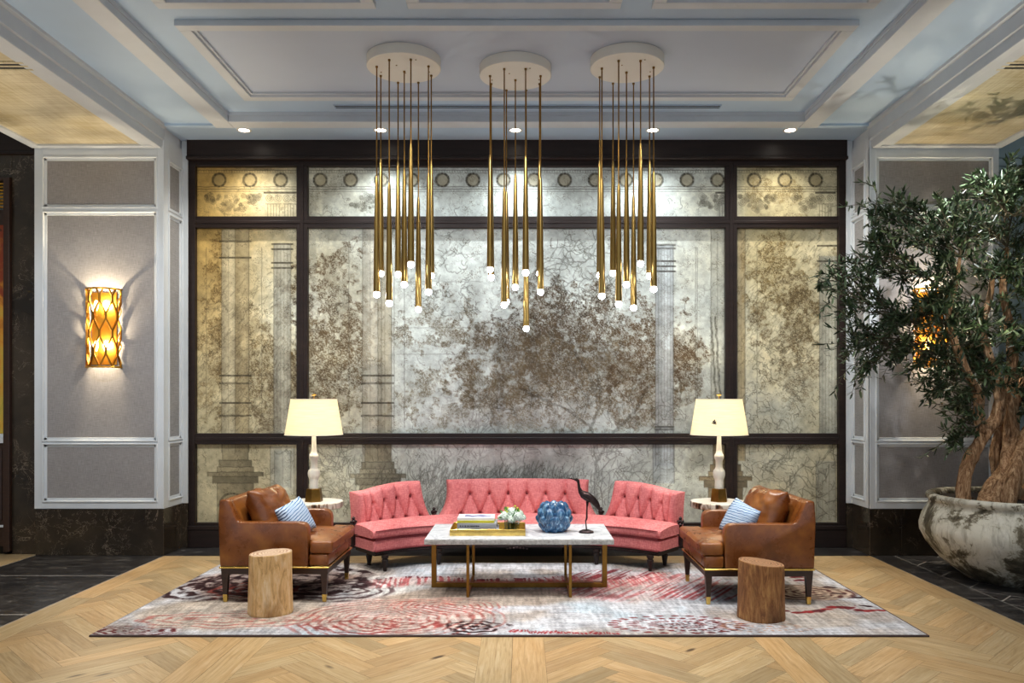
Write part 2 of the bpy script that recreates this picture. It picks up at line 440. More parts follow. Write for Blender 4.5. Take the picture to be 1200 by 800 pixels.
def pot():
    t = NT('weathered_limewash'); t.set(0.75, 0, 0.25)
    v = t.coord('Object', (1, 1, 1.0)); n = t.noise(v, 3.2, 9, 0.72, 0.5); s = t.noise(t.coord('Object', (5, 5, 0.8)), 2, 6, 0.7, 0.5); g = t.noise(v, 1.3, 3)
    c = t.ramp(n, [(0.42, lin((62, 58, 48))), (0.48, lin((116, 110, 94))), (0.515, lin((196, 194, 180))), (0.7, lin((214, 213, 204)))])
    c = t.mix(t.ramp(s, [(0.48, V4(0)), (0.62, V4(0.65))]), c, lin((104, 98, 80)))
    c = t.mix(t.ramp(g, [(0.5, V4(0)), (0.62, V4(0.45))]), c, lin((84, 78, 62)))
    t.base(c); t.bump(n, 0.4, 0.01); return t.m
M['pot'] = pot()
M['soil'] = simple('dark_soil', (34, 26, 20), 0.95, var=0.5, vs=50, bump=1.0, bs=60)
def bark():
    t = NT('olive_bark'); t.set(0.8, 0, 0.2)
    v = t.coord('Object', (1, 1, 0.16)); n = t.noise(v, 34, 8, 0.74, 0.9)
    t.base(t.ramp(n, [(0.34, lin((74, 50, 32))), (0.48, lin((150, 114, 82))), (0.64, lin((212, 178, 140)))])); t.bump(n, 0.9, 0.02); return t.m
M['bark'] = bark()
M['twig'] = simple('olive_twig', (74, 66, 48), .8, var=.3, vs=20)
def leaf():
    t = NT('olive_leaf'); t.set(0.42, 0, 0.45)
    a = t.n('ShaderNodeAttribute', attribute_name='tone'); t.base(a.outputs['Color']); return t.m
M['leaf'] = leaf()
def glass(name, c=(230, 240, 238), rough=0.02):
    t = NT(name); t.base(lin(c)); t.set(rough, 0, 0.5, **{'Transmission Weight': 1.0, 'IOR': 1.45}); return t.m
M['glass'] = glass('clear_glass')
M['petal'] = simple('white_petal', (236, 246, 238), 0.7, var=0.08, vs=30)
M['fleaf'] = simple('fresh_green_leaf', (84, 140, 60), 0.5, var=0.35, vs=20)
M['fyellow'] = simple('lime_bud', (196, 200, 70), 0.6)
M['pebble'] = simple('shell_white', (224, 214, 200), 0.6)
# ------------------------------------------------------------------ the room shell
XC = -0.062
def clip_poly(poly, x0, y0, x1, y1):
    def cut(P, inside, inter):
        out = []
        for i in range(len(P)):
            a, b = P[i], P[(i + 1) % len(P)]
            if inside(a):
                out.append(a)
                if not inside(b): out.append(inter(a, b))
            elif inside(b): out.append(inter(a, b))
        return out
    def ix(X): return lambda a, b: (X, a[1] + (b[1] - a[1]) * (X - a[0]) / (b[0] - a[0]))
    def iy(Y): return lambda a, b: (a[0] + (b[0] - a[0]) * (Y - a[1]) / (b[1] - a[1]), Y)
    for ins, it in ((lambda p: p[0] >= x0, ix(x0)), (lambda p: p[0] <= x1, ix(x1)), (lambda p: p[1] >= y0, iy(y0)), (lambda p: p[1] <= y1, iy(y1))):
        if len(poly) < 3: return []
        poly = cut(poly, ins, it)
    return poly if len(poly) >= 3 else []
def herringbone(rect, L, W, gap, origin=(0, 0), ang=PI / 4):
    """planks of a herringbone floor clipped to rect: list of (polygon, uv function)"""
    x0, y0, x1, y1 = rect; n = int(round(L / W)); out = []
    c, s = math.cos(ang), math.sin(ang)
    R = math.hypot(x1 - x0, y1 - y0) / 2 + L; mx, my = (x0 + x1) / 2, (y0 + y1) / 2
    k = int(R / W) + 2
    def emitp(ax_, ay_, bx_, by_, vert):
        q = [(ax_ + gap, ay_ + gap), (bx_ - gap, ay_ + gap), (bx_ - gap, by_ - gap), (ax_ + gap, by_ - gap)]
        P = [(mx + origin[0] + p[0] * c - p[1] * s, my + origin[1] + p[0] * s + p[1] * c) for p in q]
        if max(p[0] for p in P) < x0 or min(p[0] for p in P) > x1 or max(p[1] for p in P) < y0 or min(p[1] for p in P) > y1: return
        C = clip_poly(P, x0, y0, x1, y1)
        if C: out.append((C, ang + (PI / 2 if vert else 0)))
    m = int(R / (2 * L)) + 3
    for r in range(-k, k + 1):
        for j in range(-m - k // (2 * n) - 1, m + k // (2 * n) + 2):
            xx = r * W + j * 2 * L
            if -R - L < xx < R + L: emitp(xx, r * W, xx + L, (r + 1) * W, False)
    for cc in range(-k, k + 1):
        for j in range(-m - k // (2 * n) - 1, m + k // (2 * n) + 2):
            yy = (cc - 2 * n + 1) * W + j * 2 * L
            if -R - L < yy < R + L: emitp(cc * W, yy, (cc + 1) * W, yy + L, True)
    return out
def rectpoly(x0, y0, x1, y1, g=0.001): return [(x0 + g, y0 + g), (x1 - g, y0 + g), (x1 - g, y1 - g), (x0 + g, y1 - g)]
def plank_floor(name, polys, m, tones, z=0.0, seed=1, warm=0.06):
    rng = random.Random(seed)
    bm = new(); uvl = bm.loops.layers.uv.new('grain'); cl = bm.loops.layers.float_color.new('tone')
    for P, a in polys:
        vs = [bm.verts.new((p[0], p[1], z)) for p in P]
        f = bm.faces.new(vs)
        if f.normal.z < 0 or True: f.normal_update()
        if f.normal.z < 0: f.normal_flip()
        v = rng.uniform(*tones); w = rng.uniform(-warm, warm); o = (rng.uniform(0, 40), rng.uniform(0, 40))
        ca, sa = math.cos(a), math.sin(a)
        for l in f.loops:
            p = l.vert.co
            l[uvl].uv = (p.x * ca + p.y * sa + o[0], -p.x * sa + p.y * ca + o[1])
            l[cl] = (v * (1 + w), v, v * (1 - w), 1)
    me = bpy.data.meshes.new(name); bm.to_mesh(me); bm.free(); me.materials.append(m)
    o = bpy.data.objects.new(name, me); COL.objects.link(o); o['kind'] = 'structure'
    return o
XL, XR = -3.445, 3.33          # the edges of the oak field
YB = 7.615                     # its back edge
y0f = 1.5
polys = []
st = [(-0.26, -0.065), (-0.065, 0.13), (-1.93, -1.755), (-1.755, -1.58), (1.45, 1.625), (1.625, 1.80)]
for a, b in st:
    yy = y0f
    while yy < YB - .2:
        L = 2.3; polys.append((rectpoly(a, yy, b, min(yy + L, YB - .2)), PI / 2)); yy += L
for a, b in ((XL, XL + .2), (XR - .2, XR)):
    yy = y0f + .7
    while yy < YB: polys.append((rectpoly(a, yy, b, min(yy + 1.9, YB)), PI / 2)); yy += 1.9
xx = XL + .2
while xx < XR - .2: polys.append((rectpoly(xx, YB - .2, min(xx + 2.1, XR - .2), YB), 0)); xx += 2.1
for k, (a, b) in enumerate(((XL + .2, -1.93), (-1.58, -.26), (.13, 1.45), (1.80, XR - .2))):
    polys += herringbone((a, y0f, b, YB - .2), 0.65, 0.130, 0.0006, (0.1 * k, 0.37 * k))
plank_floor('floor', polys, M['oak'], (0.78, 1.14), seed=3, warm=.06)
polys = []
xx = -6.2
for k in range(7): polys.append((rectpoly(-6.2, 5.2 + k * .36, -4.70, 5.56 + k * .36), 0))
plank_floor('floor', polys, M['oak'], (0.85, 1.1), seed=5)
bm = new(); box(bm, (-6.2, y0f - 3.6, -.12), (6.2, 8.3, -.004)); struct('floor', bm, M['seam'])
# black stone: the big slabs of the bay, the strip along the screen, the small tiles under the tree
polys = []
for ya, yb in ((1.5, 2.7), (2.7, 4.2), (4.2, 5.54), (5.54, 6.77), (6.77, 7.70)):
    for xa, xb in ((-6.2, -4.70), (-4.70, XL)):
        if xb == -4.70 and ya > 5: continue
        polys.append((rectpoly(xa, ya, xb, yb, .010), 0))
for xa, xb in ((-3.47, -1.9), (-1.9, -.5), (-.5, .9), (.9, 2.2), (2.2, 3.36)): polys.append((rectpoly(xa, YB, xb, 8.12, .0012), 0))
plank_floor('floor', polys, M['slate'], (0.8, 1.1), seed=8, warm=.01)
polys = []
yy = 1.5
while yy < 7.7: polys.append((rectpoly(XR, yy, 3.565, min(yy + .9, 8.0), .005), PI / 2)); yy += .9
polys += herringbone((3.567, 1.5, 6.2, 8.0), 0.6, 0.3, 0.006, (.12, .05))
plank_floor('floor', polys, M['slate'], (0.75, 1.15), seed=9, warm=.01)
bm = new(); box(bm, (-6.2, 1.5, -.0038), (XL, 7.7, -.0015)); box(bm, (XR, 1.5, -.0038), (6.2, 8.0, -.0015)); box(bm, (XL, YB, -.0038), (XR, 8.12, -.0015))
struct('trim_1', bm, M['grout'])
# ---- outer shell
bm = new(); box(bm, (-6.3, 8.16, -.1), (6.3, 8.36, 4.4)); struct('wall_back', bm, M['paint'])
bm = new(); box(bm, (-6.4, -2, -.1), (-6.2, 8.36, 4.4)); struct('wall_left', bm, M['paint'])
bm = new(); box(bm, (6.2, -2, -.1), (6.4, 8.36, 4.4)); struct('wall_right', bm, M['paint'])
# ---- panelled columns
def panel_face(bmw, fabs, O, U, N, width, z0, z1, openings, D=0.022):
    """white stiles and rails with a stepped moulding round each fabric panel. O origin, U along, N outward"""
    U = Vector(U); N = Vector(N); O = Vector(O)
    def slab(ua, ub, za, zb, d0, d1, b=0.0025):
        Mx = Matrix.Identity(4)
        Mx.col[0][:3] = U; Mx.col[1][:3] = N; Mx.col[2][:3] = (0, 0, 1); Mx.col[3][:3] = O
        box(bmw, (ua, d0, za), (ub, d1, zb), b, 1, M=Mx)
    us = sorted({o[0] for o in openings}); ua, ub = openings[0][0], openings[0][1]
    slab(0, ua, z0, z1, 0, D); slab(ub, width, z0, z1, 0, D)
    zs = [z0] + [z for o in sorted(openings, key=lambda o: o[2]) for z in (o[2], o[3])] + [z1]
    for a, b in zip(zs[0::2], zs[1::2]): slab(ua, ub, a, b, 0, D)
    for (a, b, za, zb) in openings:
        m = .036
        # raised bead, then a recessed step
        for (p, q, r, s) in ((a - .004, a + .012, za - .004, zb + .004), (b - .012, b + .004, za - .004, zb + .004), (a + .012, b - .012, za - .004, za + .012), (a + .012, b - .012, zb - .012, zb + .004)):
            slab(p, q, r, s, 0, D + .012, .004)
        for (p, q, r, s) in ((a, a + m, za, zb), (b - m, b, za, zb), (a, b, za, za + m), (a, b, zb - m, zb)):
            slab(p, q, r, s, 0, D - .009)
        fabs.append((O + U * (a + m - .004) + N * .004, O + U * (b - m + .004) + N * .004, za + m - .004, zb - m + .004, N))
YC = 7.62; ZT = 3.93; ZM = az(596, YC)
def column(side):
    if side < 0: x0, x1 = -4.695, -3.450
    else: x0, x1 = 3.326, 4.571
    bm = new(); box(bm, (x0 + .02, YC + .024, ZM - .01), (x1 - .02, 8.16, 4.16))
    core = struct('wall_left_column' if side < 0 else 'wall_right_column', bm, M['paint'])
    w = x1 - x0
    zz = [(az(243.5, YC), az(183.5, YC)), (az(517, YC), az(247.5, YC)), (az(588, YC), az(519.5, YC))]
    o0 = .08 if side < 0 else .062; o1 = .062 if side < 0 else .055
    bw = new(); fabs = []
    panel_face(bw, fabs, (x0, YC + .024, 0), (1, 0, 0), (0, -1, 0), w, ZM, ZT, [(o0, w - o1, a, b) for a, b in zz])
    # side return facing the seating
    L = 8.11 - YC
    if side < 0: panel_face(bw, fabs, (x1 - .022, YC, 0), (0, 1, 0), (1, 0, 0), L, ZM, ZT + .1, [(.10, L - .08, a, b) for a, b in zz])
    else: panel_face(bw, fabs, (x0 + .022, 8.11, 0), (0, -1, 0), (-1, 0, 0), L, ZM, ZT + .1, [(.08, L - .10, a, b) for a, b in zz])
    build('panel_moulding', bw, M['paint'], core, smooth=False)
    for p, q, za, zb, N in fabs:
        b = new(); lo = [min(p[i], q[i]) for i in (0, 1)]; hi = [max(p[i], q[i]) for i in (0, 1)]
        for i in (0, 1):
            if hi[i] - lo[i] < .001: lo[i] -= .003; hi[i] += .003
        box(b, (lo[0], lo[1], za), (hi[0], hi[1], zb))
        build('fabric_panel', b, M['linen'] if abs(N.y) > .5 else M['linen_side'], core)
    # black marble base: slabs with fine joints
    b = new(); zt = ZM - .002
    js = [x0 + .006, x1 - .006] if side < 0 else [x0 + .006, x0 + .31, x0 + .93, x1 - .006]
    for a, c in zip(js[:-1], js[1:]): box(b, (a + .001, YC + .008, 0.0), (c - .001, 8.0, zt), .002, 1)
    if side < 0: box(b, (x1 - .2, YC + .009, 0.0), (x1 - .005, 8.11, zt), .002, 1)
    else: box(b, (x0 + .005, YC + .009, 0.0), (x0 + .2, 8.11, zt), .002, 1)
    struct('baseboard_left' if side < 0 else 'baseboard_right', b, M['bmarble'])
column(-1); column(1)
# ---- far left: marble wall and dark header beside the wood case
bm = new(); box(bm, (-4.96, 7.70, 0), (-4.60, 8.16, az(179, 7.7)), .003, 1); box(bm, (-6.2, 7.70, az(208, 7.7)), (-4.96, 8.16, az(179, 7.7))); struct('wall_left_marble', bm, M['bmarble'])
bm = new(); box(bm, (-6.2, 7.68, az(179, 7.7)), (-4.60, 8.16, 4.2)); box(bm, (-6.2, 7.67, az(181.5, 7.7)), (-4.60, 7.69, az(178.5, 7.7)), .004); struct('trim_2', bm, M['espresso'])
Yc = 7.66
t = thing('display_case', 'tall dark wood case with gold grille and amber picture beside the black marble wall', 'cabinet', (-5.4, 7.8, 0))
bm = new()
for x in (-5.02, -5.86): box(bm, (x, Yc, 0.03), (x + .06, 8.1, az(209, 7.7)), .004)
box(bm, (-5.8, Yc, az(212, 7.7)), (-5.02, 8.1, az(209, 7.7))); box(bm, (-5.8, Yc + .1, az(262, 7.7)), (-5.02, 8.1, az(244, 7.7)), .004)
build('case_frame', bm, M['darkwood'], t)
bm = new()
for k in range(8): box(bm, (-5.8, Yc + .05, az(243 - k * 3.9, 7.7)), (-5.02, Yc + .075, az(241 - k * 3.9, 7.7)), .003)
for k in range(8): box(bm, (-5.75 + k * .1, Yc + .08, az(243, 7.7)), (-5.735 + k * .1, Yc + .095, az(213, 7.7)))
build('grille', bm, M['gold'], t)
bm = new(); box(bm, (-5.8, Yc + .1, az(508, 7.7)), (-5.02, 8.1, az(262, 7.7)))
tn = NT('amber_picture'); tn.set(.4); v = tn.coord('Object', (1.5, 1, 1)); n = tn.noise(v, 2.2, 7, .65, 1.0)
sx = tn.n('ShaderNodeSeparateXYZ'); tn.l(tn.coord('Object'), sx.inputs[0])
g = tn.ramp(tn.math('MULTIPLY_ADD', n, .9, tn.math('MULTIPLY', tn.math('SUBTRACT', sx.outputs[2], 1.2), .22)), [(.3, lin((134, 140, 60))), (.5, lin((206, 178, 70))), (.66, lin((220, 150, 50))), (.8, lin((150, 62, 30)))])
tn.base(tn.mix(tn.math('LESS_THAN', tn.noise(tn.coord('Object', (3, 3, 1)), 3, 8, .7, 1.5), .36), g, lin((84, 40, 24))))
build('picture_panel', bm, tn.m, t)
bm = new(); box(bm, (-5.8, Yc + .03, az(519, 7.7)), (-5.02, 8.0, az(513, 7.7)), .004); box(bm, (-5.8, Yc + .06, az(513, 7.7)), (-5.02, 8.0, az(508.5, 7.7)), .004)
build('sill', bm, M['paint'], t)
bm = new(); box(bm, (-5.8, Yc + .05, az(640, 7.7)), (-5.02, 8.0, az(519.5, 7.7))); box(bm, (-5.74, Yc + .04, az(610, 7.7)), (-5.06, Yc + .06, az(526, 7.7)), .008)
build('base_panel', bm, M['darkwood'], t)
bm = new(); box(bm, (-5.8, Yc + .02, az(617.5, 7.7)), (-5.02, Yc + .05, az(615, 7.7)), .003); build('rail', bm, M['paint'], t)
bm = new(); box(bm, (-5.8, Yc + .06, 0), (-5.02, 8.0, az(640, 7.7))); build('plinth', bm, M['slate'], t)
# ---- far right: the boarded pale wall behind the tree
bm = new()
za = 0.0
for zb in (0.5, 1.6, 2.7, az(210, 7.9), az(195, 7.9), az(185, 7.9), 4.16):
    box(bm, (4.56, 7.9, za + .004), (6.2, 8.16, zb - .004), .004, 1); za = zb
struct('wall_right_boards', bm, simple('pale_teal_paint', (158, 176, 180), .5, var=.04))
# ---- ceiling
CA, CU, CT = 4.14, 4.172, 4.08
bm = new(); box(bm, (-6.4, -2, CU), (6.4, 8.36, 4.4)); struct('ceiling', bm, M['ceil'])
bm = new()
xl, xr, yt = -2.745, 2.62, 7.38
box(bm, (-3.46, -2, CA), (xl - .02, 7.59, CU)); box(bm, (xr + .02, -2, CA), (3.34, 7.59, CU)); box(bm, (xl - .02, yt + .02, CA), (xr + .02, 7.59, CU))
box(bm, (-3.46, 7.59, 4.118), (3.34, 8.16, CU)); struct('ceiling', bm, M['ceil'])
bm = new()
box(bm, (xl - .175, -2, CT), (xl, yt + .165, CA), .004, 1); box(bm, (xr, -2, CT), (xr + .175, yt + .165, CA), .004, 1); box(bm, (xl, yt, CT), (xr, yt + .165, CA), .004, 1)
box(bm, (xl - .03, -2, CA - .002), (xl + .006, yt + .03, CU)); box(bm, (xr - .006, -2, CA - .002), (xr + .03, yt + .03, CU)); box(bm, (xl, yt - .006, CA - .002), (xr, yt + .03, CU))
struct('trim_3', bm, M['trim'])
def coffer(n, x0, y0, x1, y1, w=.085):
    bm = new(); zb = CU - .044
    for a, b in (((x0, y0), (x1, y0 + w)), ((x0, y1 - w), (x1, y1)), ((x0, y0 + w), (x0 + w, y1 - w)), ((x1 - w, y0 + w), (x1, y1 - w))):
        box(bm, (a[0], a[1], zb), (b[0], b[1], CU), .003, 1)
    for a, b in (((x0 + w, y0 + w), (x1 - w, y0 + w + .02)), ((x0 + w, y1 - w - .02), (x1 - w, y1 - w)), ((x0 + w, y0 + w + .02), (x0 + w + .02, y1 - w - .02)), ((x1 - w - .02, y0 + w + .02), (x1 - w, y1 - w - .02))):
        box(bm, (a[0], a[1], zb + .02), (b[0], b[1], CU), .003, 1)
    o = struct('trim_%d' % n, bm, M['trim'])
    bm = new(); box(bm, (x0 + w, y0 + w, CU - .004), (x1 - w, y1 - w, CU + .01)); build('ceiling_panel', bm, M['panelceil'], o)
coffer(4, -2.455, 5.58, 2.365, 6.99); coffer(5, -2.455, 3.9, -.99, 5.345); coffer(6, -.775, 3.9, .655, 5.345); coffer(7, .865, 3.9, 2.365, 5.345)
# the lower bays over the columns, with gilt paper
for n, s in ((8, -1), (9, 1)):
    xa = XC + s * (3.40); xb = XC + s * 4.633; q = lambda d: XC + s * d
    prof = [(q(4.64), 3.93), (q(3.40), 3.93), (q(3.40), 3.985), (q(3.388), 3.995), (q(3.388), 4.10), (q(3.37), 4.118), (q(3.36), 4.2), (q(4.64), 4.2)]
    bm = new(); prism(bm, prof, 'Y', -2, 7.645)
    o = struct('trim_%d' % n, bm, M['trim'])
    bm = new()
    for a, b, z in ((3.40, 3.46, 3.905), (3.46, 3.575, 3.915), (4.55, 4.64, 3.905)):
        box(bm, (min(q(a), q(b)), -2, z), (max(q(a), q(b)), 7.60, 3.935), .006, 2)
    box(bm, (min(q(3.46), q(4.55)), 7.53, 3.905), (max(q(3.46), q(4.55)), 7.60, 3.935), .006, 2)
    build('cornice_moulding', bm, M['trim'], o)
    bm = new(); box(bm, (min(q(3.575), q(4.55)), -2, 3.925), (max(q(3.575), q(4.55)), 7.53, 3.94)); build('soffit_wallpaper', bm, M['paper'], o)
# ---- dark wood screen on the back wall
FX0, FX1 = ax(222, 8.08), ax(990, 8.08)
cols = [(230, 348.3), (361.3, 849.5), (863, 981.8)]; rows = [(195.5, 254), (267.5, 507.5), (520.5, 612)]
YG = 8.11
bm = new()
def fb(x0, x1, ya, yb, d0=8.05, d1=8.15, bev=.004):       # image-measured rectangle on the screen plane
    box(bm, (ax(x0, 8.08), d0, az(yb, 8.08)), (ax(x1, 8.08), d1, az(ya, 8.08)), bev, 1)
fb(222, 230, 187, 616); fb(981.8, 990, 187, 616)
for a, b in ((348.3, 361.3), (849.5, 863)): fb(a, b, 195.5, 612)
for a, b in ((187, 195.5), (254, 267.5), (507.5, 520.5), (612, 617)): fb(230, 981.8, a, b, 8.052)
for a, b in ((352.6, 356.8), (853.8, 858.6)): fb(a, b, 191, 614, 8.044)
for a, b in ((259, 262.5), (512, 516)): fb(230, 981.8, a, b, 8.045)
fb(222, 990, 617, 640.5, 8.03); fb(222, 990, 615, 620, 8.02, bev=.006)
fb(222.5, 989.5, 166, 187, 8.00); fb(222, 990, 185.5, 189.5, 7.985, bev=.006)
struct('trim_10', bm, M['espresso'])
bm = new()
for a, b in ((-3.46, FX0 - .001), (FX1 + .001, 3.336)): box(bm, (a, 8.035, ZM), (b, 8.165, 4.118), .002, 1)
struct('trim_11', bm, M['paint'])
bm = new()
for a, b in ((-3.46, FX0 - .001), (FX1 + .001, 3.336)): box(bm, (a, 8.035, 0), (b, 8.165, ZM - .001), .002, 1)
struct('trim_12', bm, M['bmarble'])
# ------------------------------------------------------------------ the printed ruin landscape behind the screen
def paint_mural():
    RND = np.random.default_rng(3); I = Ink(222, 190, 992, 618, 1.5); X, Y = I.X, I.Y; rng = random.Random(11)
    c = lambda r, g, b: np.array([r, g, b], float)
    # paper: silver in the middle, parchment and tan outward
    n = fbm(X / 60, Y / 60, 3, 5) - .5; n2 = fbm(X / 16, Y / 16, 7, 4) - .5; n3 = fbm(X / 4, Y / 4, 8, 3) - .5
    dl = sst(500, 235, X + n * 160); dr = sst(760, 985, X + n * 160)
    k = np.clip(np.maximum(dl, dr * .85), 0, 1)
    low = sst(470, 560, Y)
    rgb = c(210, 218, 212) * (1 - k)[..., None] + c(204, 190, 150) * k[..., None]
    tan = sst(370, 240, X + n * 60) * sst(520, 240, Y) * .9
    rgb = rgb * (1 - tan)[..., None] + c(176, 140, 74) * tan[..., None]
    tan2 = sst(850, 880, X) * sst(975, 900, X + n * 60) * sst(450, 260, Y) * .55
    rgb = rgb * (1 - tan2)[..., None] + c(178, 156, 100) * tan2[..., None]
    g = low * sst(640, 300, np.abs(X - 640) + 260) * 0 + low * .15
    rgb = rgb * (1 - g)[..., None] + c(182, 180, 162) * g[..., None]
    rgb *= (1 + n * .35 + n2 * .26 + n3 * .22)[..., None]
    # standing stones: pale shafts
    def shaft(x0, x1, y0, y1, col, a, flutes=0, la=.6):
        m = sst(x0 - 1, x0 + 1, X) * sst(x1 + 1, x1 - 1, X) * sst(y0 - 1, y0 + 1, Y) * sst(y1 + 1, y1 - 1, Y) * a
        nonlocal rgb
        sh = 1 + .10 * np.cos((X - x0) / (x1 - x0) * PI * 2 + 2.4)
        rgb = rgb * (1 - m)[..., None] + (np.array(col) * (sh * (1 + n2 * .3 + n3 * .2))[..., None]) * m[..., None]
        I.line([(x0, y0), (x0, y1)], .5, la, .6); I.line([(x1, y0), (x1, y1)], .5, la, .6)
        for f in range(flutes):
            x = x0 + (f + 1) * (x1 - x0) / (flutes + 1); I.line([(x, y0 + 3), (x, y1 - 3)], .4, la * .55, .5)
    # foliage masses
    def leaves(cx, cy, rx, ry, dens, seed, col, a=.85):
        nonlocal rgb
        e = 1 - ((X - cx) / rx) ** 2 - ((Y - cy) / ry) ** 2
        big = fbm(X / 26, Y / 26, seed, 4) * 1.0 + fbm(X / 9, Y / 9, seed + 3, 3) * .5
        lobe = fbm(X / 6.0, Y / 6.0, seed + 15, 3) - .5
        m = sst(.73, .80, big + lobe * .34 + e * .38 - (1 - dens) * .5)
        st = RND.random(X.shape) * .55 + vnoise(X / 1.6, Y / 1.6, seed + 5) * .45
        hole = sst(.36, .50, fbm(X / 6.5, Y / 6.5, seed + 12, 4)); fade = 1 - .45 * sst(0, 1.0, (Y - cy) / ry)
        leaf = m * (.20 + .80 * sst(.40, .56, st)) * a * (.30 + .70 * hole) * fade
        tone = (np.array(col) * .80 - np.array((2, 2, 2))) * (1 + .5 * (fbm(X / 7, Y / 7, seed + 9, 3) - .5))[..., None]
        rgb = rgb * (1 - leaf)[..., None] + tone * leaf[..., None]
    leaves(385, 370, 55, 90, .75, 21, (104, 82, 56)); leaves(395, 440, 60, 80, .8, 25, (116, 96, 66)); leaves(300, 420, 80, 110, .55, 31, (104, 80, 44), .7)
    leaves(350, 470, 60, 50, .7, 33, (96, 76, 52), .7)
    leaves(250, 380, 40, 120, .55, 36, (104, 76, 38), .6)
    leaves(640, 385, 110, 70, .80, 41, (100, 84, 66)); leaves(700, 400, 100, 75, .9, 45, (106, 86, 62)); leaves(590, 430, 70, 70, .7, 49, (124, 106, 80), .8)
    leaves(670, 455, 130, 60, .8, 53, (132, 112, 80), .8); leaves(760, 440, 50, 70, .75, 57, (110, 86, 58)); leaves(806, 430, 30, 50, .75, 59, (108, 86, 60))
    leaves(520, 390, 70, 50, .4, 61, (126, 112, 88), .7); leaves(520, 470, 90, 50, .5, 63, (134, 118, 86), .7)
    leaves(920, 330, 70, 80, .62, 71, (116, 92, 50), .75); leaves(930, 400, 55, 80, .6, 75, (112, 92, 62), .75)
    leaves(900, 222, 40, 26, .6, 77, (120, 98, 56), .6)
    shaft(260, 276, 268, 530, (190, 178, 146), .75, 1); shaft(276, 292, 268, 530, (166, 150, 114), .7, 0)
    shaft(321, 341, 285, 508, (166, 164, 150), .7, 4); shaft(425, 443, 268, 540, (196, 192, 174), .7, 1); shaft(443, 459, 268, 540, (160, 148, 120), .5, 1)
    shaft(768, 789, 287, 545, (190, 198, 200), .8, 5); shaft(833, 848, 268, 520, (176, 176, 160), .5, 1)
    shaft(864, 873, 268, 540, (150, 130, 92), .6, 1); shaft(960, 982, 300, 520, (160, 160, 148), .7, 5)
    shaft(317, 345, 523, 580, (178, 182, 174), .5, 0); shaft(765, 790, 520, 566, (186, 196, 200), .7, 2); shaft(956, 979, 540, 610, (160, 160, 148), .5, 2)
    shaft(322, 341, 528, 571, (162, 166, 158), .5, 1)
    # caps and rings of the shafts
    for (x0, x1, ys) in ((258, 294, (283, 302, 440, 449, 472, 487)), (319, 343, (286, 292, 308, 314)), (424, 461, (440, 449, 472, 487)), (766, 791, (287, 291, 306, 312, 318)), (958, 984, (288, 306, 340)), (768, 789, (500, 503))):
        for y in ys: I.line([(x0, y), (x1, y)], .8, .85, .5)
    for x in (242, 307, 409, 447, 474, 815, 817, 887): I.line([(x, 290), (x, 488)], .4, .55, .8)
    # column bases with moulded plinths
    def plinth(cx, w, y, col):
        nonlocal rgb
        for hw, ya, yb, f in ((w * .40, y - 30, y - 4, 1.0), (w * .50, y - 4, y + 4, .86), (w * .56, y + 4, y + 10, 1.05), (w * .86, y + 10, y + 15, .92), (w * .70, y + 15, y + 23, .78), (w * .56, y + 23, y + 90, .98)):
            m = sst(hw + .8, hw - .8, np.abs(X - cx)) * sst(ya - .8, ya + .8, Y) * sst(yb + .8, yb - .8, Y) * .8
            sh = f * (1 - .22 * sst(-.2, 1, (X - cx) / hw))
            rgb = rgb * (1 - m)[..., None] + np.array(col) * (sh * (1 + n2 * .3 + n3 * .25))[..., None] * m[..., None]
            I.line([(cx - hw, ya), (cx + hw, ya)], .6, .8, .6); I.line([(cx - hw, ya), (cx - hw, yb)], .5, .6, .6); I.line([(cx + hw, ya), (cx + hw, yb)], .6, .75, .6)
        I.circle(cx - w * .1, y + 50, w * .40, .7, .7, PI, 2 * PI); I.circle(cx - w * .1, y + 50, w * .30, .5, .6, PI, 2 * PI)
    plinth(276, 38, 543, (150, 138, 108)); plinth(443, 38, 545, (158, 150, 126)); plinth(850, 36, 548, (140, 122, 92))
    # the entablature along the top
    for y, a in ((196.5, .7), (199.5, .9), (203, .4), (219, .8), (221.8, .95), (224.5, .5)): I.line([(224, y), (990, y)], .5, a, .7)
    for i in range(224, 990, 3): I.line([(i, 200), (i, 202.2)], .3, .45)
    for cx in [257, 293, 329, 375.4] + [411 + 35.8 * i for i in range(13)] + [883.5, 919.5, 955.5]:
        m = sst(8.0, 7.0, np.hypot(X - cx, Y - 211)) * .45
        rgb = rgb * (1 - m)[..., None] + np.array((150, 132, 92)) * m[..., None]
        I.circle(cx, 211, 7.6, .9, .95); I.circle(cx + .8, 211.4, 6.9, .4, .6)
    def scroll(cx, cy, r, d, a=.8):
        t = np.linspace(0, 4.6 * PI, 60); rr = r * (1 - t / (5.2 * PI)); I.line(np.c_[cx + d * rr * np.cos(t), cy + rr * np.sin(t)], .6, a)
    for x0, x1 in ((241, 304), (404, 446), (820, 848), (866, 908), (924, 960)):
        for q in range(int((x1 - x0) / 1.3)):
            x = rng.uniform(x0, x1); scroll(x, 229 + 18 * rng.random() * math.sin(PI * (x - x0) / (x1 - x0)) ** .5, rng.uniform(1.8, 5), rng.choice((-1, 1)), rng.uniform(.5, .9))
    for x0 in (316, 336, 845, 962):
        scroll(x0, 232, 5, 1); scroll(x0 + 10, 232, 5, -1); I.line([(x0 - 6, 226), (x0 + 16, 226)], .7, .8); I.line([(x0 - 4, 239), (x0 + 14, 239)], .6, .7)
        for q in range(5): I.line([(x0 - 2 + q * 3.4, 240), (x0 - 2 + q * 3.4, 254)], .4, .6)
    # crackle, scratches, twigs
    for q in range(420):
        x, y = rng.uniform(225, 988), rng.uniform(228, 600)
        I.walk(x, y, rng.uniform(0, 6.28), rng.randint(3, 11), 2.0, 1.2, rng, .3, rng.uniform(.25, .7), .06)
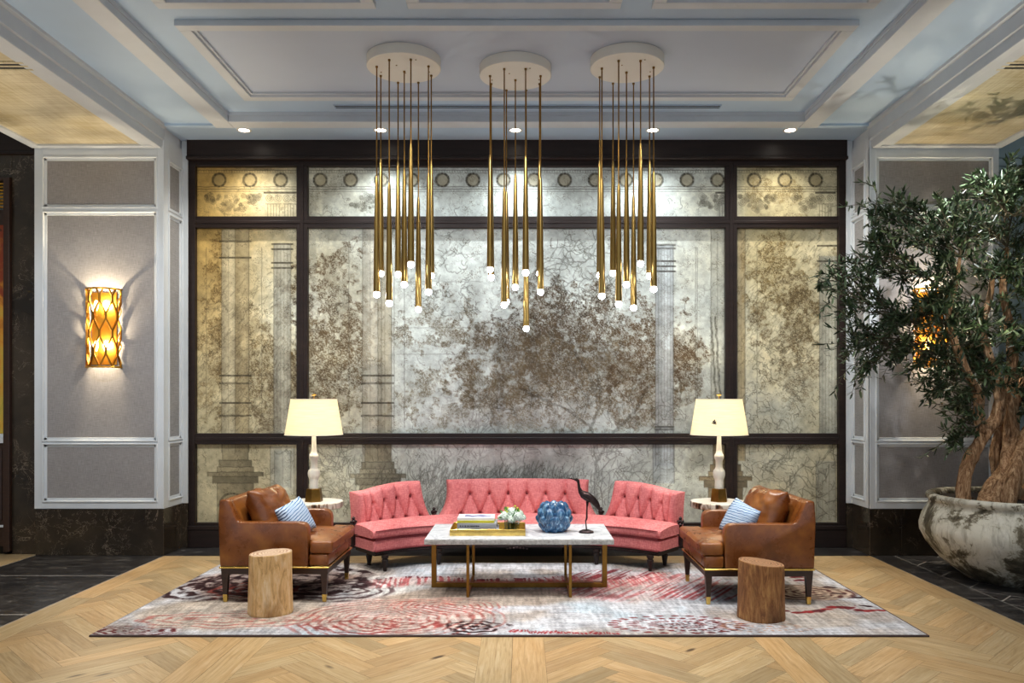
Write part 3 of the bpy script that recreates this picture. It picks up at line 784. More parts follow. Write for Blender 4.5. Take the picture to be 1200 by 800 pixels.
    for q in range(60):
        x, y = rng.uniform(480, 560), rng.uniform(270, 370)
        I.walk(x, y, rng.uniform(0, 6.28), 8, 1.8, 1.25, rng, .4, .75, .05)
    for q in range(60):
        x, y = rng.uniform(640, 720), rng.uniform(268, 340)
        if q % 3 == 0: I.walk(x, y, 1.57, 22, 2.4, .8, rng, .4, .8, .08)
    for q in range(90):                                             # writing-like scrawl low on the right pane
        x, y = rng.uniform(868, 950), rng.uniform(400, 505)
        I.walk(x, y, rng.uniform(-.5, .5), rng.randint(4, 9), 2.0, 1.5, rng, .45, .75)
    for q in range(900):                                            # broken straw strokes left and right
        x, y = (rng.uniform(228, 350), rng.uniform(330, 510)) if q % 2 else (rng.uniform(866, 960), rng.uniform(280, 430))
        a = rng.uniform(-1.3, -.5); L = rng.uniform(3, 10); I.line([(x, y), (x + L * math.cos(a), y + L * math.sin(a))], .3, rng.uniform(.25, .6))
    # trunk and boughs of the great tree, grass at its foot
    for tr in ([(700, 606), (696, 570), (699, 540), (692, 500), (704, 470), (700, 440)], [(699, 540), (720, 505), (745, 480), (760, 450)], [(692, 500), (665, 480), (640, 470), (610, 455)], [(700, 470), (690, 440), (672, 410)]):
        I.line(tr, 1.2, .42, 3); I.line([(p[0] + 2, p[1]) for p in tr], .6, .55, 3)
    for q in range(120):
        x, y = rng.uniform(540, 800), rng.uniform(470, 600)
        I.walk(x, y, rng.uniform(-2.7, -.4), rng.randint(6, 14), 2.6, .45, rng, .4, rng.uniform(.35, .7), .07)
    for q in range(60):
        x, y = rng.uniform(866, 980), rng.uniform(522, 605)
        I.walk(x, y, rng.uniform(-3, 0), rng.randint(5, 12), 2.8, .5, rng, .45, rng.uniform(.45, .85), .09)
    for q in range(50):
        x, y = rng.uniform(364, 420), rng.uniform(522, 600)
        I.walk(x, y, rng.uniform(-3, 0), rng.randint(5, 12), 2.8, .5, rng, .45, rng.uniform(.4, .75), .08)
    for q in range(1100):
        x = rng.gauss(575, 62); y = rng.uniform(556, 606); L = rng.uniform(6, 20); a = -PI / 2 + rng.gauss(0, .35)
        I.line([(x, y), (x + L * .5 * math.cos(a), y + L * .5 * math.sin(a)), (x + L * math.cos(a + .25), y + L * math.sin(a + .25))], .35, rng.uniform(.3, .85))
    for q in range(420):
        x = rng.uniform(365, 560); y = rng.uniform(525, 606); a = rng.uniform(-2.4, -.7); L = rng.uniform(3, 9)
        I.line([(x, y), (x + L * math.cos(a), y + L * math.sin(a))], .3, rng.uniform(.25, .65))
    # ruled joints of the masonry
    for y in (298, 330, 384, 415): I.line([(465, y), (566, y)], .4, .4, 1.2)
    for x in (462, 474): I.line([(x, 275), (x, 500)], .5, .6, .8)
    for x in (833, 838): I.line([(x, 372), (x + 6, 470)], 1.2, .6, 2)
    sp = sst(.80, .97, RND.random(X.shape) * .6 + fbm(X / 7, Y / 7, 201, 3) * .55) * .55
    rgb = rgb * (1 - sp)[..., None] + np.array((74, 64, 46)) * sp[..., None]
    d = np.clip(I.d, 0, 1)[..., None] * .86
    rgb = rgb * (1 - d) + np.array((34, 30, 22)) * d
    return I, np.clip(rgb, 0, 255)
MI, MRGB = paint_mural()
lab = [['parchment mural pane with scroll ornament, in the top corner above the tan column pane', 'long top mural pane with a row of round medallions behind the brass pendants', 'top corner mural pane with tangled scrollwork, nearest the olive tree'],
       ['tall tan mural pane with faded pale columns, nearest the bare wall sconce', 'largest mural pane with the spreading brown tree, behind the pendant lights', 'tall mural pane with straw-coloured brush and fluted column, nearest the olive tree'],
       ['low mural pane with a column plinth, behind the armchair by the pale stump', 'long low mural pane with tree roots and grass above the coral sofa', 'low mural pane with bare twigs and plinth, behind the armchair by the brown stump']]
for r, (ya, yb) in enumerate(rows):
    for c_, (xa, xb) in enumerate(cols):
        i0 = max(0, int((xa - 1 - MI.x0) * MI.res)); i1 = int((xb + 1 - MI.x0) * MI.res) + 2
        j0 = max(0, int((ya - 1 - MI.y0) * MI.res)); j1 = int((yb + 1 - MI.y0) * MI.res) + 2
        Xs, Ys, R = MI.X[j0:j1, i0:i1], MI.Y[j0:j1, i0:i1], MRGB[j0:j1, i0:i1]
        o = painted_grid('mural_pane', lambda x, y: np.stack([(x - VX) * YG / F, np.full_like(x, YG), CH + (VY - y) * YG / F], -1), Xs, Ys, R, M['mural'])
        tag(o, lab[r][c_], 'wall art', 'mural panes in the dark wood screen')
        sm = o.modifiers.new('thick', 'SOLIDIFY'); sm.thickness = .006; sm.offset = 1
# ------------------------------------------------------------------ rug
RX0, RX1, RY0, RY1 = -2.735, 2.56, 5.018, 7.22
RZ = .014
def paint_rug():
    res = 115.0
    I = Ink(RX0, RY0, RX1, RY1, res); X, Y = I.X, I.Y; rng = random.Random(4)
    n = fbm(X * 2.2, Y * 2.2, 91, 5) - .5; n2 = fbm(X * 9, Y * 9, 93, 4) - .5; st = vnoise(X * 70, Y * 9, 95) - .5; st2 = vnoise(X * 9, Y * 90, 96) - .5
    w = fbm(X * 5, Y * 5, 97, 4) - .5
    rgb = np.array((176, 177, 182.)) * np.ones(X.shape + (1,))
    def lay(m, col):
        nonlocal rgb
        m = np.clip(m, 0, 1)[..., None]; rgb = rgb * (1 - m) + np.array(col, float) * m
    lay(sst(-.06, .2, n + .12 * w) * .75, (152, 140, 130)); lay(sst(-.1, -.3, n) * .6, (176, 194, 206))
    def el(cx, cy, rx, ry): return 1 - np.sqrt(((X - cx + w * .16) / rx) ** 2 + ((Y - cy + w * .16) / ry) ** 2)
    lay(sst(0, .3, el(-2.0, 5.55, .8, .5)) * .7, (176, 160, 142)); lay(sst(0, .3, el(-.3, 6.0, .9, .35)) * .75, (150, 132, 116)); lay(sst(0, .3, el(1.9, 5.45, .5, .3)) * .5, (178, 162, 144))  # brown by the table: rug colour plus the table's shadow painted in
    lay(sst(0, .25, el(-1.15, 6.35, .42, .38)) * .7, (200, 198, 194))
    def arcs(cx, cy, rx, ry, freq, col, a, th=.5, seed=0, stretch=1.0, start=0.0):
        e = el(cx, cy, rx, ry); d = np.hypot((X - cx) / rx, (Y - cy) / ry); ang = np.arctan2((Y - cy) / ry, (X - cx) / rx)
        wob = (fbm(X * 3.5, Y * 3.5, 101 + seed, 4) - .5)
        s = np.sin(d * freq + wob * 9 + np.sin(ang * 9) * .9)
        brk = sst(.36, .58, fbm(X * 13, Y * 13, 131 + seed, 3) + st * .35 + .05)
        lay(sst(0, .16, e) * sst(th - .2, th + .25, s * .5 + .5 + n2 * .7) * a * (.25 + .75 * brk), col)
    # dark swirls under the pale-stump side chair
    lay(sst(0, .25, el(-2.05, 6.45, .78, .62)) * .6, (140, 112, 100))
    arcs(-1.95, 6.5, .85, .68, 26, (34, 18, 20), .95, .48, 1); arcs(-2.5, 6.3, .45, .5, 20, (40, 20, 22), .9, .45, 2); arcs(-1.45, 6.2, .5, .42, 30, (60, 40, 42), .8, .6, 3); arcs(-2.1, 6.2, .4, .3, 26, (122, 52, 44), .7, .6, 4)
    # coral fan in front of the table
    lay(sst(0, .2, el(-.85, 5.5, .72, .5)) * .55, (196, 170, 156))
    arcs(-.85, 5.35, .8, .62, 72, (134, 66, 60), .72, .66, 5); arcs(-.55, 5.7, .45, .3, 56, (136, 70, 64), .7, .66, 6); arcs(-1.0, 5.2, .5, .22, 22, (120, 48, 46), .8, .66, 7)
    arcs(-.32, 5.2, .24, .17, 20, (40, 20, 22), .95, .45, 8)
    # foreground corner
    arcs(-2.0, 5.36, .75, .22, 26, (150, 84, 78), .7, .68, 9); arcs(-2.5, 5.1, .35, .13, 30, (84, 30, 32), .9, .5, 10)
    # long red hatch band behind and under the table
    edge = 6.62 + .05 * np.sin(X * 6) + .14 * w + .18 * sst(.5, 1.4, X)
    band = sst(-.28, -.02, -(Y - edge) - .0) * 0 + sst(edge - .36, edge - .26, Y) * sst(edge + .03, edge - .01, Y) * sst(-1.25, -1.05, X + n * .3) * sst(1.3, 1.1, X)
    h = sst(.46, .6, vnoise(X * 74 + Y * 7, Y * 4.0, 111) + .1 * n2)
    lay(band * .3, (196, 150, 148)); lay(band * h * .75, (150, 62, 66)); lay(band * sst(edge - .07, edge, Y) * h * .9, (72, 20, 30))
    lay(sst(.0, .3, el(.9, 6.35, .85, .55)) * .30, (206, 160, 156))
    h2 = sst(.5, .62, vnoise(X * 62 - Y * 40, (Y + X * .35) * 4.2, 115) + .15 * n2)
    lay(sst(0, .25, el(.95, 6.4, .85, .6)) * h2 * .65, (156, 76, 78)); lay(sst(0, .25, el(.75, 6.72, .45, .22)) * h2 * .75, (110, 38, 46)); lay(sst(0, .3, el(1.35, 6.1, .5, .28)) * h2 * .7, (140, 58, 62))
    # medallions on the olive tree's side
    def stipple(cx, cy, rx, ry, col, a, seed):
        e = el(cx, cy, rx, ry); d = np.hypot((X - cx) / rx, (Y - cy) / ry); ang = np.arctan2((Y - cy) / ry, (X - cx) / rx)
        s = np.sin(d * 24) * .5 + .5; q = np.sin(ang * 26 + np.floor(d * 24 / 6.28) * 2) * .5 + .5
        lay(sst(0, .1, e) * sst(.35, .5, s * q + n2 * .5) * a, col)
    stipple(1.02, 5.25, .5, .24, (110, 44, 44), .9, 1); stipple(1.15, 5.18, .3, .14, (60, 26, 30), .9, 2); stipple(1.6, 5.2, .34, .16, (160, 120, 96), .8, 3)
    lay(sst(0, .15, el(2.2, 6.12, .38, .25)) * .7, (170, 146, 122)); arcs(2.2, 6.12, .40, .27, 30, (66, 34, 34), .9, .5, 14)
    for k in range(16):
        cx = 1.55 + k * .065; cy = 5.62 + .05 * math.sin(k * .7) + rng.uniform(-.02, .02)
        lay(sst(0, .3, el(cx, cy, .05, .035)) * .95, (104 + rng.randint(-20, 40), 34, 38))
    for k in range(9):
        lay(sst(0, .3, el(2.05 + rng.uniform(-.22, .3), 6.6 + rng.uniform(-.1, .16), .07, .045)) * .95, (92, 28, 34))
    for cx, cy in ((2.43, 6.1), (2.5, 5.95), (2.47, 5.72), (2.45, 6.3)): lay(sst(0, .3, el(cx, cy, .07, .03)), (46, 22, 28))
    for k in range(30): lay(sst(0, .3, el(-.1 + k * .025, 5.07 + rng.uniform(-.012, .012), .012, .03)) * .9, (140, 40, 46))
    rgb *= (1 + st * .26 + st2 * .2 + n2 * .3 + (np.random.default_rng(2).random(X.shape) - .5) * .22)[..., None]
    return I, np.clip(rgb, 0, 255)
RI, RRGB = paint_rug()
rug = thing('rug', 'large pale grey patterned rug with maroon and coral swirls under the seating group', 'rug', ((RX0 + RX1) / 2, (RY0 + RY1) / 2, 0))
painted_grid('pile', lambda x, y: np.stack([x, y, np.full_like(x, RZ)], -1), RI.X[::-1], RI.Y[::-1], RRGB[::-1], M['rug'], rug)
bm = new(); box(bm, (RX0 - .008, RY0 - .008, .0005), (RX1 + .008, RY1 + .008, RZ - .0015), .003, 1); build('binding', bm, simple('rug_binding', (70, 56, 54), .9), rug)

# ------------------------------------------------------------------ sofa
SX = -.055
def curve_pts(fn, n=401):
    us = np.linspace(-1, 1, n); return us, np.array([fn(u) for u in us])
def front(t):                     # seat front edge, t in -1..1
    u = 1.235 * t; return (SX + u, 7.215 - .415 * abs(t) ** 3.4)
def backl(t):                     # line where seat meets back
    u = 1.475 * t; return (SX + u, 7.76 - .66 * abs(t) ** 2.7)
sofa = thing('curved_sofa', 'long curved coral sofa with three button-tufted back sections under the mural', 'sofa', (SX, 7.4, 0))
def lofted(bm, sec, ts):
    """sec(t) -> list of 3D points (closed section); skins consecutive sections and caps the ends"""
    R = [[bm.verts.new(p) for p in sec(t)] for t in ts]; n = len(R[0])
    for A, B in zip(R, R[1:]):
        for k in range(n): bm.faces.new((A[k], A[(k + 1) % n], B[(k + 1) % n], B[k]))
    bm.faces.new(R[0][::-1]); bm.faces.new(R[-1])
def seat_sec(z0, z1, rad, infl=0.0, grow=0.0, back_in=.02):
    def sec(t):
        # ends are rounded in plan by easing the section in
        e = 1.0; a = abs(t)
        tt = t
        f = Vector(front(tt)); b = Vector(backl(tt)); d = (b - f); L = d.length; d /= L
        f = f - d * grow; L += grow
        r = rad; pts2 = []
        for c_, a0 in (((r, z0 + r), PI), ((r, z1 - r), PI / 2)):
            for k in range(5):
                th = a0 + (PI / 2) * (k / 4) if c_[1] == z0 + r else PI - (PI / 2) * (k / 4)
                pts2.append((c_[0] + r * math.cos(th) if c_[1] != z0 + r else c_[0] + r * math.cos(PI * 1.5 - (PI / 2) * (k / 4)), c_[1] + r * math.sin(th) if c_[1] != z0 + r else c_[1] + r * math.sin(PI * 1.5 - (PI / 2) * (k / 4))))
        for k in range(1, 7): pts2.append((r + (L - r - back_in) * k / 6, z1 + infl * math.sin(PI * k / 6.0) + (.016 * k / 6 if infl else 0)))
        pts2.append((L - back_in, z0))
        end = sst(1.0, .93, np.array(a)) ** .5 if a > .93 else 1.0
        out = []
        zm = (z0 + z1) / 2
        for s, z in pts2:
            out.append((f.x + d.x * s, f.y + d.y * s, zm + (z - zm) * (0.82 + .18 * float(end))))
        return out
    return sec
ts = [math.sin(x) for x in np.linspace(-PI / 2, PI / 2, 121)]
bm = new(); lofted(bm, seat_sec(.296, .378, .032, .02, .012), ts); build('seat_cushion', bm, M['pink'], sofa, smooth=True, angle=1.0)
bm = new(); lofted(bm, seat_sec(.185, .288, .016), [t * .995 for t in ts]); build('seat_base', bm, M['pink'], sofa, smooth=True, angle=.9)
def edge_line(z, out, tmax=.985, n=100, fn=front):
    P = []
    for t in np.linspace(-tmax, tmax, n):
        f = Vector(fn(t)); b = Vector(backl(t)); d = (b - f).normalized(); p = f - d * out; P.append((p.x, p.y, z))
    return P
for z, o_ in ((.366, .014), (.300, .005), (.284, .003), (.190, .004)):
    bm = new(); tube(bm, edge_line(z, o_), .0042, 6); build('piping', bm, M['piping'], sofa, smooth=True)
bm = new(); lofted(bm, lambda t: [(lambda f, d, L: (f.x + d.x * s * L, f.y + d.y * s * L, z))(Vector(front(t)), (Vector(backl(t)) - Vector(front(t))).normalized(), (Vector(backl(t)) - Vector(front(t))).length) for s, z in ((.02, .152), (.02, .186), (.98, .186), (.98, .152))], [t * .985 for t in ts])
build('wood_rail', bm, M['espresso'], sofa, smooth=False)
bm = new(); P = edge_line(.166, -.004); tube(bm, P, .004, 6); build('rail_bead', bm, M['bronze'], sofa, smooth=True)
bm = new()
for k in range(7): ball(bm, (SX + (k - 3) * .03, 7.212, .157 - .004 * abs(k - 3)), .02 - .003 * abs(k - 3), 10, 6, (1.1, .6, .55))
build('carved_ornament', bm, M['bronze'], sofa, smooth=True, angle=None)
def sofa_leg(x, y):
    b = new(); lathe(b, [(.012, 0), (.016, .004), (.018, .02), (.030, .105), (.032, .112), (.024, .118), (.024, .126), (.031, .131), (.033, .142), (.028, .154)], (x, y, .0), 8, PI / 8)
    if y < 7.21:
        for v in b.verts:
            if v.co.z < .06: v.co.z = RZ + .001 + v.co.z * .8
    return build('leg', b, M['espresso'], sofa, smooth=True)
for x, y in ((-1.195, 6.87), (-.76, 7.15), (.66, 7.15), (1.10, 6.87), (-1.38, 7.12), (-.5, 7.70), (.4, 7.70), (1.27, 7.12)):
    if y > 7.3: pass
    o = sofa_leg(x, y)
# back sections, tufted
us, BP = curve_pts(backl)
arc = np.concatenate([[0], np.cumsum(np.hypot(*np.diff(BP, axis=0).T))]); arc -= arc[200]
def back_at(s):
    x = np.interp(s, arc, BP[:, 0]); y = np.interp(s, arc, BP[:, 1])
    e = .01; dx = np.interp(s + e, arc, BP[:, 0]) - np.interp(s - e, arc, BP[:, 0]); dy = np.interp(s + e, arc, BP[:, 1]) - np.interp(s - e, arc, BP[:, 1])
    L = math.hypot(dx, dy); return x, y, dx / L, dy / L
SMAX = arc[-1]
ZB0, ZB1 = .315, .705
def back_section(s0, s1, fl0, fl1, ups, downs, zu=.572, zd=.382):
    """fl0, fl1: how much the ends flare out towards the seat"""
    lines = []
    for u in ups:
        lines.append(((u, zu), (u, ZB1)))
        for d in downs:
            if abs(u - d) < .14: lines.append(((u, zu), (d, zd)))
    for d in downs: lines.append(((d, zd), (d, ZB0)))
    for e_, f_ in ((s0, fl0), (s1, fl1)):
        if f_ == 0: lines.append(((e_ - math.copysign(.075, e_), ZB0), (e_ - math.copysign(.075, e_), ZB1)))
    def disp(s, z, v, e0, e1):
        edge = min(1, (min(e0, e1) / .06)); edge = math.sqrt(max(0, 1 - (1 - edge) ** 2))
        top = min(1, (1 - v) / .10); top = math.sqrt(max(0, 1 - (1 - top) ** 2))
        h = .060 * edge * top + .02 * (1 - top) * 0
        dm = 9
        for (a, b) in lines:
            ax_, az_ = a; bx_, bz_ = b; L2 = (bx_ - ax_) ** 2 + (bz_ - az_) ** 2
            t = max(0, min(1, ((s - ax_) * (bx_ - ax_) + (z - az_) * (bz_ - az_)) / L2))
            dm = min(dm, math.hypot(s - ax_ - t * (bx_ - ax_), z - az_ - t * (bz_ - az_)))
        h -= (.016 * math.exp(-(dm / .007) ** 2) + .024 * math.exp(-(dm / .030) ** 2)) * min(1, edge * top * 1.2)
        dm = min(math.hypot(s - p, z - q) for p, q in [(u, zu) for u in ups] + [(d, zd) for d in downs])
        h -= .040 * math.exp(-(dm / .020) ** 2)
        return h
    nu = int((s1 - s0 + fl0 + fl1) / .0085); nv = 44
    def flare(v): return (1 - v) ** 3
    def P(i, j, side):
        v = j / (nv - 1); z = ZB0 + (ZB1 - ZB0) * v
        a = s0 - fl0 * flare(v); b = s1 + fl1 * flare(v); s = a + (b - a) * i / (nu - 1)
        x, y, tx, ty = back_at(s); nx, ny = ty, -tx           # towards the seat
        lean = (-.02 - .115 * v ** 1.2 - .02 * v ** 4) * (1 - .55 * min(1, max(0, (abs(s) - 1.15) / .35)))
        if side: dd = lean - .060 - .03 * (1 - v) - .03 * min(1, max(0, (abs(s) - 1.2) / .3))
        else: dd = lean + disp(s, z, v, s - a, b - s)
        return (x + nx * dd, y + ny * dd, z + (0.004 * math.sin(PI * i / (nu - 1)) - .05 * min(1, max(0, (abs(s) - 1.0) / .45)) ** 1.5) * v)
    bm = new()
    A = [[bm.verts.new(P(i, j, 0)) for j in range(nv)] for i in range(nu)]
    B = [[bm.verts.new(P(i, j, 1)) for j in range(nv)] for i in range(nu)]
    for i in range(nu - 1):
        for j in range(nv - 1):
            bm.faces.new((A[i][j], A[i + 1][j], A[i + 1][j + 1], A[i][j + 1])); bm.faces.new((B[i][j], B[i][j + 1], B[i + 1][j + 1], B[i + 1][j]))
    for j in range(nv - 1):
        bm.faces.new((A[0][j], A[0][j + 1], B[0][j + 1], B[0][j])); bm.faces.new((A[-1][j], B[-1][j], B[-1][j + 1], A[-1][j + 1]))
    for i in range(nu - 1):
        bm.faces.new((A[i][-1], A[i + 1][-1], B[i + 1][-1], B[i][-1])); bm.faces.new((A[i][0], B[i][0], B[i + 1][0], A[i + 1][0]))
    o = build('backrest', bm, M['pink'], sofa, smooth=True, angle=1.2)
    for (p, q) in [(u, zu) for u in ups] + [(d, zd) for d in downs]:
        x, y, tx, ty = back_at(p); v = (q - ZB0) / (ZB1 - ZB0); dd = (-.02 - .115 * v ** 1.2) * (1 - .55 * min(1, max(0, (abs(p) - 1.15) / .35))) + .004
        b = new(); ball(b, (x + ty * dd, y - tx * dd, q), .0085, 8, 6); build('button', b, M['piping'], o, smooth=True, angle=None)
back_section(-.655, .655, .14, .14, [-.455, -.273, -.091, .091, .273, .455], [-.55, -.364, -.182, 0, .182, .364, .55])
inner, outer = .905, SMAX - .085
W_ = outer - inner
q = [inner + W_ * k for k in (.17, .37, .57, .77)]; d_ = [inner + W_ * k for k in (.06, .27, .47, .67, .86)]
back_section(inner, outer, .10, 0.0, q, d_)
back_section(-outer, -inner, 0.0, .10, [-x for x in q], [-x for x in d_])
for s in (-SMAX + .01, -.80, .80, SMAX - .01):                  # little carved finials where the sections meet the seat
    x, y, tx, ty = back_at(s); nx, ny = ty, -tx; b = new(); endp = abs(s) > 1
    off = .055 if endp else -.07
    px, py = x + nx * off, y + ny * off
    if endp:
        px += .03 * (1 if s > 0 else -1)
    lathe(b, [(.016, .20 if endp else .36), (.018, .385), (.028, .392), (.020, .402), (.026, .418), (.012, .432), (.018, .444), (.004, .458)], (px, py, 0), 10)
    for k in range(5): ball(b, (px + .022 * math.cos(k * 1.257), py + .022 * math.sin(k * 1.257), .412), .012, 8, 6)
    build('finial', b, M['bronze'], sofa, smooth=True)

# ------------------------------------------------------------------ armchairs
def make_chair():
    ch = thing('armchair', 'cognac leather armchair with dark tapered legs beside the pale log stump', 'armchair', (0, 0, 0), 'leather armchairs')
    wh = .395; aw = .088
    prof = [(0.0, .262), (-.012, .60), (-.004, .742), (.006, .752), (.050, .752), (.066, .744), (.118, .612), (.132, .594), (.155, .586), (.58, .586), (.618, .578), (.640, .556), (.648, .52), (.645, .262)]
    for s in (-1, 1):
        b = new(); a, c = sorted((s * wh, s * (wh - aw))); prism(b, prof, 'Y', a, c, .012, 3); build('arm', b, M['leather'], ch, smooth=True, world=False, angle=.9)
    b = new(); prism(b, [(.004, .264), (-.006, .60), (.0, .74), (.008, .748), (.052, .748), (.066, .738), (.17, .46), (.17, .264)], 'Y', -wh + aw - .004, wh - aw + .004, .010, 3); build('backrest', b, M['leather'], ch, smooth=True, world=False, angle=.9)
    b = new(); box(b, (.10, -wh + aw - .01, .264), (.66, wh - aw + .01, .352), .01); box(b, (.652, -wh + .005, .264), (.795, wh - .005, .352), .016, 3)
    build('seat_base', b, M['leather'], ch, smooth=True, world=False, angle=.9)
    # T-shaped seat cushion, puffed
    xs_ = list(np.linspace(.165, .654, 11)) + list(np.linspace(.654, .825, 6))[1:]
    ye = wh - .002; yi = wh - aw - .004; ys_ = list(np.linspace(-ye, -yi, 4)) + list(np.linspace(-yi, yi, 15))[1:-1] + list(np.linspace(yi, ye, 4))
    b = new(); gv = {}
    def gvert(i, j):
        if (i, j) not in gv: gv[(i, j)] = b.verts.new((xs_[i], ys_[j], .355))
        return gv[(i, j)]
    for i in range(len(xs_) - 1):
        for j in range(len(ys_) - 1):
            if xs_[i] >= .653 or (ys_[j] >= -yi - 1e-6 and ys_[j + 1] <= yi + 1e-6): b.faces.new((gvert(i, j), gvert(i + 1, j), gvert(i + 1, j + 1), gvert(i, j + 1)))
    r = bmesh.ops.extrude_face_region(b, geom=b.faces[:])
    for v in r['geom']:
        if isinstance(v, bmesh.types.BMVert): v.co.z = .447
    bmesh.ops.recalc_face_normals(b, faces=b.faces); b.normal_update()
    bmesh.ops.bevel(b, geom=[g for g in b.edges if len(g.link_faces) == 2 and g.calc_face_angle() > 1.0], offset=.024, segments=4, affect='EDGES', profile=.5)
    for v in b.verts:
        u = max(0, 1 - ((v.co.x - .5) / .34) ** 2) * max(0, 1 - (v.co.y / .40) ** 2); z01 = (v.co.z - .355) / .092
        v.co.z += (.020 * u + .004 * mnoise.noise(v.co * 9)) * max(0, z01)
    build('seat_cushion', b, M['leather'], ch, smooth=True, world=False, angle=1.1)
    b = new(); tube(b, [(.826, y, .432) for y in np.linspace(-.37, .37, 12)], .004, 6); build('piping', b, M['leather'], ch, smooth=True, world=False)
    b = new(); box(b, (-.004, -wh - .003, .249), (.800, wh + .003, .262), .002, 1); build('brass_strip', b, M['traygold'], ch, world=False, label='brass strip')
    b = new()
    for (a, c) in (((.01, -wh + .006, .205), (.79, -wh + .034, .250)), ((.01, wh - .034, .205), (.79, wh - .006, .250)), ((.01, -wh + .034, .205), (.04, wh - .034, .250)), ((.76, -wh + .034, .205), (.79, wh - .034, .250))): box(b, a, c, .003, 1)
    build('wood_rail', b, M['darkwood'], ch, world=False)
    for x in (.034, .762):
        for s in (-1, 1):
            y = s * (wh - .030); b = new()
            def tap(z0, z1, w0, w1):
                P0 = [b.verts.new((x + i * w0, y + j * w0, z0)) for i, j in ((-1, -1), (1, -1), (1, 1), (-1, 1))]; P1 = [b.verts.new((x + i * w1, y + j * w1, z1)) for i, j in ((-1, -1), (1, -1), (1, 1), (-1, 1))]
                b.faces.new(P0[::-1]); b.faces.new(P1)
                for k in range(4): b.faces.new((P0[k], P0[(k + 1) % 4], P1[(k + 1) % 4], P1[k]))
            tap(.055, .249, .0150, .026); lg = build('leg', b, M['darkwood'], ch, world=False)
            b = new(); tap(0, .056, .0128, .0160); build('ferrule', b, M['traygold'], lg, world=False, label='brass foot')
    return ch
chair = make_chair()
chair.location = (-2.222, 6.205, RZ)
chair2 = dup(chair, (2.106, 6.13, RZ), 'cognac leather armchair with dark tapered legs beside the brown log stump', PI)
# ------------------------------------------------------------------ cushions
def pillow(name, w, h, t, m, label, cat, loc, rot, wr=.012, seed=0, corner=.10, group=None):
    n = 34; b = new(); uvl = b.loops.layers.uv.new('cloth'); uv = {}
    def P(u, v, s):
        x = w / 2 * u * (1 - corner * (1 - v * v) * 0 - .05 * (1 - v * v) * 0) ; z = h / 2 * v
        x *= 1 - corner * .6 * (1 - abs(v) ** 2) * 0 + 0; x = w / 2 * u * (1 - corner * (1 - v ** 2) * abs(u) ** 3 * .5); z = h / 2 * v * (1 - corner * (1 - u ** 2) * abs(v) ** 3 * .5)
        k = ((1 - abs(u) ** 3.2) * (1 - abs(v) ** 3.2)); y = s * (t / 2 * max(0, k) ** .55)
        q = Vector((x * 9 + seed, z * 9, s * 3)); nn = mnoise.noise(q) + .5 * mnoise.noise(q * 2.3)
        y += s * wr * nn * min(1, k * 3); 
        return (x, y, z)
    g = {}
    for s in (-1, 1):
        for i in range(n):
            for j in range(n):
                e = i in (0, n - 1) or j in (0, n - 1)
                if e and s == 1: g[(s, i, j)] = g[(-1, i, j)]; continue
                u, v = -1 + 2 * i / (n - 1), -1 + 2 * j / (n - 1)
                vt = b.verts.new(P(u, v, s)); g[(s, i, j)] = vt; uv[vt] = ((u + 1) / 2, (v + 1) / 2)
        for i in range(n - 1):
            for j in range(n - 1):
                q = [g[(s, i, j)], g[(s, i + 1, j)], g[(s, i + 1, j + 1)], g[(s, i, j + 1)]]
                f = b.faces.new(q if s == -1 else q[::-1])
                for l in f.loops: l[uvl].uv = uv[l.vert]
    o = build(name, b, m, smooth=True, world=False, angle=None); o.location = loc; o.rotation_euler = rot
    tag(o, label, cat, group)
    return o
R = math.radians
pillow('leather_cushion', .50, .40, .24, M['leather'], 'plump cognac leather cushion leaning in the armchair near the pale stump', 'cushion', (-1.955, 6.19, .632), (R(-24), 0, R(82)), .022, 3, group='leather cushions')
pillow('leather_cushion', .50, .40, .24, M['leather'], 'plump cognac leather cushion leaning in the armchair near the brown stump', 'cushion', (1.85, 6.12, .632), (R(-24), 0, R(-82)), .022, 8, group='leather cushions')
pillow('striped_cushion', .33, .28, .12, M['bluestripe'], 'blue and white striped cushion on the armchair near the pale stump', 'cushion', (-1.735, 6.06, .588), (R(-26), R(-12), R(72)), .006, 5, group='striped cushions')
pillow('striped_cushion', .33, .28, .12, M['bluestripe'], 'blue and white striped cushion on the armchair near the brown stump', 'cushion', (1.632, 5.99, .588), (R(-26), R(12), R(-72)), .006, 9, group='striped cushions')
